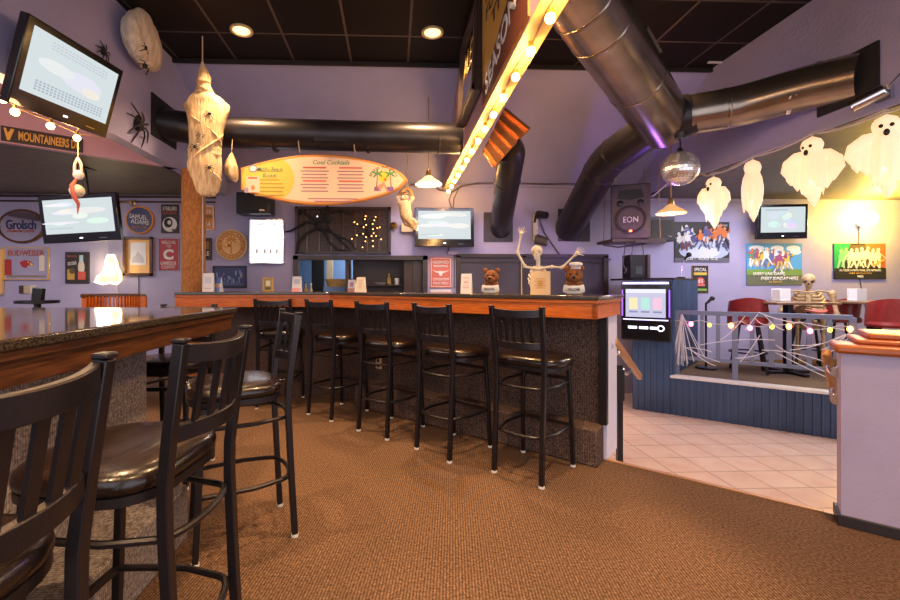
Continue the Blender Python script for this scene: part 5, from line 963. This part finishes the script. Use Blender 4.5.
# ------------------------------------------------------------------ pendant lamps, disco ball, spotlight
def pendant(px, py, zc, top, r, m, label, blade=False):
    p = at(px,py,zc); t = thing('pendant_lamp', label, 'pendant lamp', (p.x,p.y,p.z)); 
    MB().lathe([(.028,.085),(.05,.07),(.075,.045),(r*.8,.015),(r,-.012),(r*.97,-.02),(r*.78,.006),(.07,.035),(.03,.07)], n=36).build('glass_shade', m, t); MB().lathe([(.0,.15),(.022,.15),(.03,.12),(.032,.08),(.0,.08)], n=20).build('cap', 'brass', t)
    MB().sph((0,0,.005), .042, 14, 10).build('bulb', 'neon_white', t); MB().cyl((0,0,.15),(0,0,top-p.z), .006, n=8).build('cord', 'wire_warm', t); return p
l1 = pendant(428.5,183,4.95,3.42,.155,'shade','white glass pendant lamp above the bar, just left of the beam'); l2 = pendant(671,212,4.75,3.50,.155,'shade_orange','amber glass pendant lamp below the mirror ball')
p = at(680,168.5,4.0); db = thing('mirror_ball', 'silver mirrored disco ball hanging under the fork of the large duct', 'disco ball', p)
q = MB(); r = .160; nv = 18
for i in range(nv):
    t0, t1 = pi*i/nv, pi*(i+1)/nv; nu = max(5, int(36*sin((t0+t1)/2)))
    for j in range(nu):
        a0, a1 = 2*pi*(j+.04)/nu, 2*pi*(j+.96)/nu; P_ = [V((r*sin(t_)*cos(a_), r*sin(t_)*sin(a_), r*cos(t_))) for t_, a_ in ((t0+.008,a0),(t0+.008,a1),(t1-.008,a1),(t1-.008,a0))]; q.add(P_, [(0,3,2,1)])
q.build('mirror_tiles', 'mirror_ball', db, smooth=0); MB().sph((0,0,0), r*.985, 28, 18).build('core', 'duct', db)
q = MB(); q.cyl((0,0,r-.005),(0,0,r+.03), .03, .02); q.tube([(0,0,r+.03),(.005,0,r+.07),(0,0,r+.10),(-.004,0,r+.14)], .007, 6); q.cyl((0,0,r+.12),(0,0,r+.17), .04,.055); q.build('hanger', 'metal_black', db)
# spot on the right wall
p = onX(869,98,XR-.13); t = thing('spotlight', 'silver tubular spotlight on the right wall under the duct opening', 'spotlight', p)
ax = V((-.35,.75,-.28)).normalized(); q = MB(); q.tube([p-ax*.09, p-ax*.08, p+ax*.08, p+ax*.09], [.04,.048,.048,.052], 24); q.build('body', 'chrome', t, world=True); MB().cyl(p+ax*.091, p+ax*.095, .043).build('lens', 'black_gloss', t, world=True)
q = MB(); q.tube([p+V((.02,0,.06)), p+V((.10,0,.05)), V((XR,p.y,p.z+.03))], .012, 6); q.tube([p-ax*.09, p-ax*.15+V((.05,0,.10)), V((XR-.02,p.y-.12,p.z+.28))], .007, 6); q.box((XR-.015,p.y,p.z+.03),(.03,.10,.10)); q.build('bracket', 'chrome', t, world=True)
# ------------------------------------------------------------------ ghost lights on the right
gx = XR-.05
gl = [(713.5,177,229,.125,'ghost','ghost light nearest the mirror ball, arms hanging at its sides',1,R(-50)),(752.5,160,222,.075,'ghost','slim ghost light seen edge-on, second from the mirror ball',0,R(150)),(812,137,207,.175,'ghost','ghost light with spread arms, third from the mirror ball',1,R(-42)),(886,115,198,.19,'ghost','largest ghost light with dark eyes and open mouth, at the right edge',1,R(-10))]
pts = [onX(700,173,gx)+V((0,.0,0)), *[onX(g[0],g[1]-3,gx) for g in gl], onX(930,92,gx)]; full = []
for a, b in zip(pts, pts[1:]):
    for i in range(5): f = i/5; full.append(a.lerp(b,f)-V((0,0,.10*f*(1-f))))
q = MB(); q.tube(full+[pts[-1]], .008, 6); q.tube([p+V((0,.0,.012+.01*sin(i*1.7))) for i, p in enumerate(full)], .005, 6); q.tube([pts[0], pts[0]+V((-.12,.3,.0)), V((l2.x+.15,5.2,2.35)), V((3.4,YB-.05,2.42))], .007, 6)
tag(q.build('twisted_cable', 'cable_white'), 'pale twisted cord the ghost lights hang from along the right wall', 'cable')
GP = []
for px, ya, yb, w_, m, lab, arms, fl in gl:
    a = onX(px,ya,gx); b_ = onX(px,yb,gx); H = a.z-b_.z; t = thing('ghost_light', lab, 'ghost light', a, rot=(0,0,R(-38) if arms else R(0)), group='ghost lights along the right wall'); GP.append(a.lerp(b_,.4))
    n = 40; rg = []; rr = random.Random(int(px)); ph = rr.uniform(0,6); e = H/.58
    for i in range(19):
        f = i/18; z = -H*.74*f; r_ = (.012+.062*(1-(1-min(1,f/.2))**2)**.5) if f < .2 else (.074-.014*sin(pi*min(1,(f-.2)/.16)) if f < .36 else .074+.012*sin(pi*(f-.36)/.64)-.02*max(0,f-.7))
        L_ = []
        for j in range(n):
            a_ = 2*pi*j/n; fold = 1+.10*sin(9*a_+ph)*min(1,max(0,(f-.25)*3)); hem = (.07*sin(3*a_+ph)+.05*sin(7*a_+1+ph)) if f > .6 else 0
            L_.append(V((r_*e*fold*cos(a_), r_*e*.75*fold*sin(a_), z+H*hem*max(0,f-.6)/.4)))
        rg.append(L_)
    q = MB(); q.rings(rg, cap=False); q.add([V((0,0,.004))]+rg[0], [(0,1+(j+1) % n,1+j) for j in range(n)])
    def tongue(x0, z0, x1, z1, r0): q.tube([(x0*.9,0,z0+.03),(x0,0,z0),((x0*.6+x1*.4),-.008,z0+(z1-z0)*.35),(x1,.004,z0+(z1-z0)*.75),(x1*.985,0,z1)], [r0*.5,r0,r0*1.05,r0*.72,r0*.08], 10, up=(1,0,0), flat=(1.,.55))
    for x, zz_, r0 in ((-.035,-.86,.048),(.012,-1.0,.052),(.045,-.82,.044)): tongue(x*e, -H*.55, x*e*.9, H*zz_, r0*e)
    if arms:
        for s in (-1,1):
            q.tube([(s*.03*e,0,-H*.27),(s*(.03*e+w_*.35),0,-H*.29),(s*w_*.82,0,-H*.36),(s*w_*.93,0,-H*.47),(s*w_*.9,0,-H*.56)], [.05*e,.055*e,.046*e,.036*e,.006], 12, flat=(1.,.6))
            tongue(s*w_*.72, -H*.36, s*w_*.76, -H*rr.uniform(.62,.70), .040*e); tongue(s*w_*.48, -H*.36, s*w_*.52, -H*rr.uniform(.70,.78), .046*e)
    q.build('cloth', m, t, smooth=70)
    q = MB(); e = H/.58
    fa = M.Rotation(fl,4,'Z')
    for s in (-1,1): q.sph((s*.026*e,-.056*e,-.085*e), .012*e, 10, 8, sc=(1,.8,1.15), mx=fa)
    q.sph((0,-.066*e,-.135*e), .018*e, 10, 8, sc=(.9,.7,1.35), mx=fa); q.build('face', 'black', t); MB().cyl((0,0,0),(0,0,.035), .008, n=8).build('hook', 'cable_white', t)
# yellow globe on the right wall, ghost-shaped neon on the left wall
p = onY(868,219,YB-.13); ob = thing('globe_lamp', 'glowing yellow-white globe lamp on the wall above the green team poster', 'lamp', p); MB().sph((0,0,0), .105, 24, 16).build('globe', 'orb', ob); MB().cyl((0,.08,-.05),(0,.13,-.05), .05).build('base', 'white', ob); MB().tube([(0,.12,-.1),(0,.122,-.3),(.02,.122,-.9),(.10,.12,-1.3)], .006, 6).build('cord', 'cable', ob)
c = onY(110,270,YB-.06); nl = thing('neon_ghost', 'glowing pear-shaped ghost light on the left back wall', 'lamp', c)
O2 = [(-.02,.20),(.05,.20),(.085,.12),(.10,.04),(.14,-.04),(.145,-.14),(.09,-.19),(.0,-.17),(-.09,-.19),(-.19,-.16),(-.16,-.09),(-.09,-.05),(-.055,.05),(-.05,.13)]
q = MB(); q.rings([[V((x*.97,.05,z*.97)) for x,z in O2],[V((x,.03,z)) for x,z in O2],[V((x*.95,-.0,z*.95)) for x,z in O2],[V((x*.6+.02,-.02,z*.6)) for x,z in O2]]); q.build('body', 'neon', nl); MB().tube([(x*1.02,-.005,z*1.02) for x,z in O2], .014, 8, closed=True).build('tube', 'neon_white', nl); MB().tube([(.06,.03,-.18),(.09,.05,-.35),(.13,.05,-.55)], .006, 6).build('cord', 'cable_white', nl)
# ------------------------------------------------------------------ small hanging things
zc = 5.35; p = at(408,212,zc); mk = thing('hanging_creature', 'tan furry creature hanging from a chain by its arms beside the bar television', 'decoration', p); k = zc/F
def mp(x,y,dy=0.): return at(x,y,zc)+V((0,dy,0))
q = MB(); q.rings(ringset(dense([(199,403.5,3,3),(203,404,6.5,5),(209,405,6,5),(216,406,6.2,5),(221,408,5.2,4.5),(225,411,3.5,3)]), zc, .02, 20, 4)); q.sph(mp(404,197), .062, 14, 10); q.sph(mp(403,198.5,-.05), .032, 10, 8)
for pts in ([(400,204),(398.5,197),(402,191),(407,188)],[(408.5,204),(412.5,198),(411,192),(407,188)],[(407,219),(413,220),(416.5,224),(414,230)],[(404,219),(406,224),(412,226),(416,228)]): q.tube([mp(*a) for a in pts], [.034,.028,.024,.026], 8)
q.build('body', 'fur_tan', mk, world=True); q = MB(); [q.sph(mp(x,196.8,-.068), .008, 6, 5) for x in (401.5,404.5)]; q.build('eyes', 'black', mk, world=True)
q = MB(); q.tube([mp(407,189), mp(407.5,170), mp(408,125)], .007, 6); [q.sph(mp(407+.05*i,186-i*3.2), .014, 6, 5, sc=(.7,.7,1.3)) for i in range(18)]; q.build('chain', 'rope', mk, world=True)
p = onY(405,228,YB-.07); em = thing('emergency_light', 'small twin-headed emergency light on the wall left of the bar television', 'emergency light', p); MB().box((.03,.02,0),(.17,.10,.12)).build('housing', 'tan', em, bevel=.01)
for s in (-1.25,.95): q = MB(); q.lathe([(.02,.06),(.05,.02),(.055,-.03),(.0,-.03)], n=18, c=(0,0,0), mx=M.Translation((s*.125,-.03,.03)) @ M.Rotation(R(80),4,'X')); q.build('lamp_head', 'brass', em)
p = onY(538,229,YB-.09); cam_ = thing('projector_lamp', 'small black adjustable projector lamps on a pale bracket above the pale skeleton', 'projector', p)
MB().box((-.02,.06,.02),(.07,.03,.40)).build('bracket', 'bone_pale', cam_, bevel=.006)
q = MB(); q.cyl((0,-.02,.20),(.06,-.16,.17), .062,.05); q.tube([(-.03,.05,.1),(-.03,.0,.19)], .015, 6); q.build('upper_lamp', 'black', cam_); q = MB(); q.cyl((-.03,.0,-.14),(.11,-.08,-.20), .072,.06); q.tube([(-.02,.05,-.1),(0,.0,-.15)], .015, 6); q.build('lower_lamp', 'speaker_grey', cam_); MB().cyl((.111,-.0805,-.2005),(.115,-.083,-.202), .045).build('lens', 'chrome', cam_)
q = MB(); q.tube([(.02,.02,.16),(.12,.07,-.05),(.3,.08,-.30),(.42,.08,-.46)], .010, 6); q.tube([(.05,.04,-.28),(.08,.08,-.45),(.25,.08,-.52),(.5,.08,-.5),(.9,.08,-.52),(1.1,.08,-.42)], .010, 6); q.build('cable', 'cable', cam_)
# pink and white hanging ornament in front of the left television
zc = 3.35; p = at(78,165,zc); t = thing('hanging_ornament', 'white and pink eyeball ornament dangling in front of the left television', 'decoration', p); q = MB(); 
for s in (-1,1): q.tube([at(78+s*1,160,zc),at(78+s*3.2,164,zc),at(78+s*3.6,171,zc),at(78+s*1.5,176,zc)], .010, 6)
q.tube([at(78,157.5,zc), at(78,161,zc)], .012, 6); q.build('handle', 'bone_pale', t, world=True); q = MB(); q.sph(at(78.5,175,zc), .038, 14, 10); q.build('upper_ball', 'white', t, world=True)
q = MB(); q.sph(at(77,191,zc), .052, 16, 12); q.build('lower_ball', 'bone_pale', t, world=True); q = MB(); q.tube([at(77.5,178,zc), at(76.5,187,zc)+V((0,-.05,0)), at(78,198,zc)+V((0,-.04,0)), at(78.5,204,zc), at(77.5,214,zc)], [.008,.015,.018,.012,.003], 8); q.build('red_drip', 'sign_coral', t, world=True)
tp = at(78,157.5,zc); MB().tube([tp, V((tp.x,tp.y,3.2))], .004, 5).build('thread', 'rope', t, world=True)
# remote block on the far counter edge
p = onY(37.5,302,4.45); t = thing('card_reader', 'small black device propped up beyond the left counter top', 'device', (p.x,p.y,1.04)); MB().box((0,0,.10),(.10,.05,.13),mx=M.Rotation(.1,4,'Y')).build('body', 'black', t, bevel=.006); MB().lathe([(0,-1.04),(.2,-1.04),(.2,-1.02),(.03,-1.0),(.03,.0),(.18,.01),(.18,.04),(0,.04)], n=20).build('stand', 'metal_black', t)
# wall wiring near the ceiling line on the back wall
q = MB(); pts = [onY(x,y,YB-.03) for x,y in ((410,185),(430,183),(440,190),(452,192),(462,186),(480,183),(510,182.5),(545,184),(575,183.5),(600,185))]; q.tube(pts, .012, 6); q.tube([onY(452,192,YB-.02), onY(449,200,YB-.02), onY(452,209,YB-.02)], .008, 6); q.tube([onY(460,186,YB-.02), onY(454,198,YB-.02), onY(453,209,YB-.02)], .008, 6)
tag(q.build('wall_cable', 'cable'), 'dark cables looping along the back wall above the bar television', 'cable')
q = MB(); q.tube([onY(118,203,YB-.03), onY(125,202,YB-.03), onY(132,201,YB-.03)], .010, 6); p = onY(132.5,203,YB-.05); q.tube([p+V((.03*cos(a),0,.04*sin(a))) for a in (2*pi*i/14 for i in range(14))], .008, 6, closed=True); tag(q.build('cable_coil', 'brass'), 'coiled cable under the dark trim beside the left television', 'cable')
# ------------------------------------------------------------------ camera, light
cd = bpy.data.cameras.new('camera'); cam = bpy.data.objects.new('camera', cd); C.objects.link(cam)
cam.location = (0,0,CAMH); cam.rotation_euler = (pi/2,0,-TH); cd.sensor_width = 36; cd.lens = F/900*36; cd.shift_x = (450-PX)/900; cd.shift_y = -(300-PY)/900; cd.clip_start = .02
bpy.context.scene.camera = cam
def lamp(kind, name, loc, e, col, size=.1, rot=None, spot=None, blend=.6):
    l = bpy.data.lights.new(name, kind); l.energy = e; l.color = col; o = bpy.data.objects.new(name, l); C.objects.link(o); o.location = loc
    if kind == 'AREA': l.size = size
    else: l.shadow_soft_size = size
    if rot: o.rotation_euler = rot
    if spot: l.spot_size = R(spot); l.spot_blend = blend
    return o
WARM = (1,.62,.30)
for x in (-1.45,.22,2.2):
    for y in (3.95,1.9,-.1): lamp('SPOT', 'downlight', (x if x != .22 else d2.x,y,CEIL-.03), 300, (1,.62,.32), .07, spot=104, blend=1)
for y in (1.34,1.94,2.54,3.14,3.74,4.34,4.94,5.54): lamp('POINT', 'beam_glow', (.78,y,bz0-.13), 9, (1,.54,.17), .04)
for q_ in ((8,108),(40,124),(74,138)): lamp('POINT', 'bulkhead_glow', onX(q_[0],q_[1],XL-.1)+V((-.05,0,-.03)), 7, (1,.50,.20), .05)
lamp('POINT', 'pendant_glow', l1-V((0,0,.07)), 12, (1,.75,.42), .05); lamp('POINT', 'pendant_glow', l2-V((0,0,.07)), 6, (1,.6,.25), .05)
lamp('POINT', 'globe_glow', ob.location+V((0,-.22,.02)), 105, (1,.64,.07), .10)
lamp('POINT', 'neon_glow', nl.location+V((0,-.12,0)), 7, (1,.78,.36), .08)
lamp('POINT', 'bulkhead_glow', onX(30,112,XL+.12), 4, (1,.5,.2), .05)
for p in GP: lamp('POINT', 'ghost_glow', p, 2.5, (1,.66,.32), .04)
lamp('AREA', 'bar_fill', (.6,5.2,2.35), 22, (.86,.80,1), 1.2)  # added area fill over the bar, no tube fitting there
lamp('AREA', 'stage_fill', (5.0,4.6,2.44), 70, (.86,.86,1), 1.6)  # unseen area fill added under the low ceiling to brighten the stage
lamp('AREA', 'entry_fill', (-4.6,3.6,2.46), 55, (1,.86,.80), 1.4)  # added fill that lifts the left wall region, no fixture behind it
lamp('POINT', 'stage_wash', (2.9,4.7,1.75), 10, (.35,.12,1), .1)
lamp('AREA', 'kitchen_light', ((kx0+kx1)/2, YB+.9, 1.96), 16, (.9,.95,1), .8)
w = bpy.data.worlds.new('world'); bpy.context.scene.world = w; w.use_nodes = True; bg = w.node_tree.nodes['Background']; bg.inputs['Color'].default_value = (.92,.90,1,1); bg.inputs['Strength'].default_value = 1.7
vs_ = bpy.context.scene.view_settings; vs_.view_transform = 'Standard'; vs_.look = 'None'; vs_.gamma = 1; vs_.exposure = .10; vs_.use_curve_mapping = False
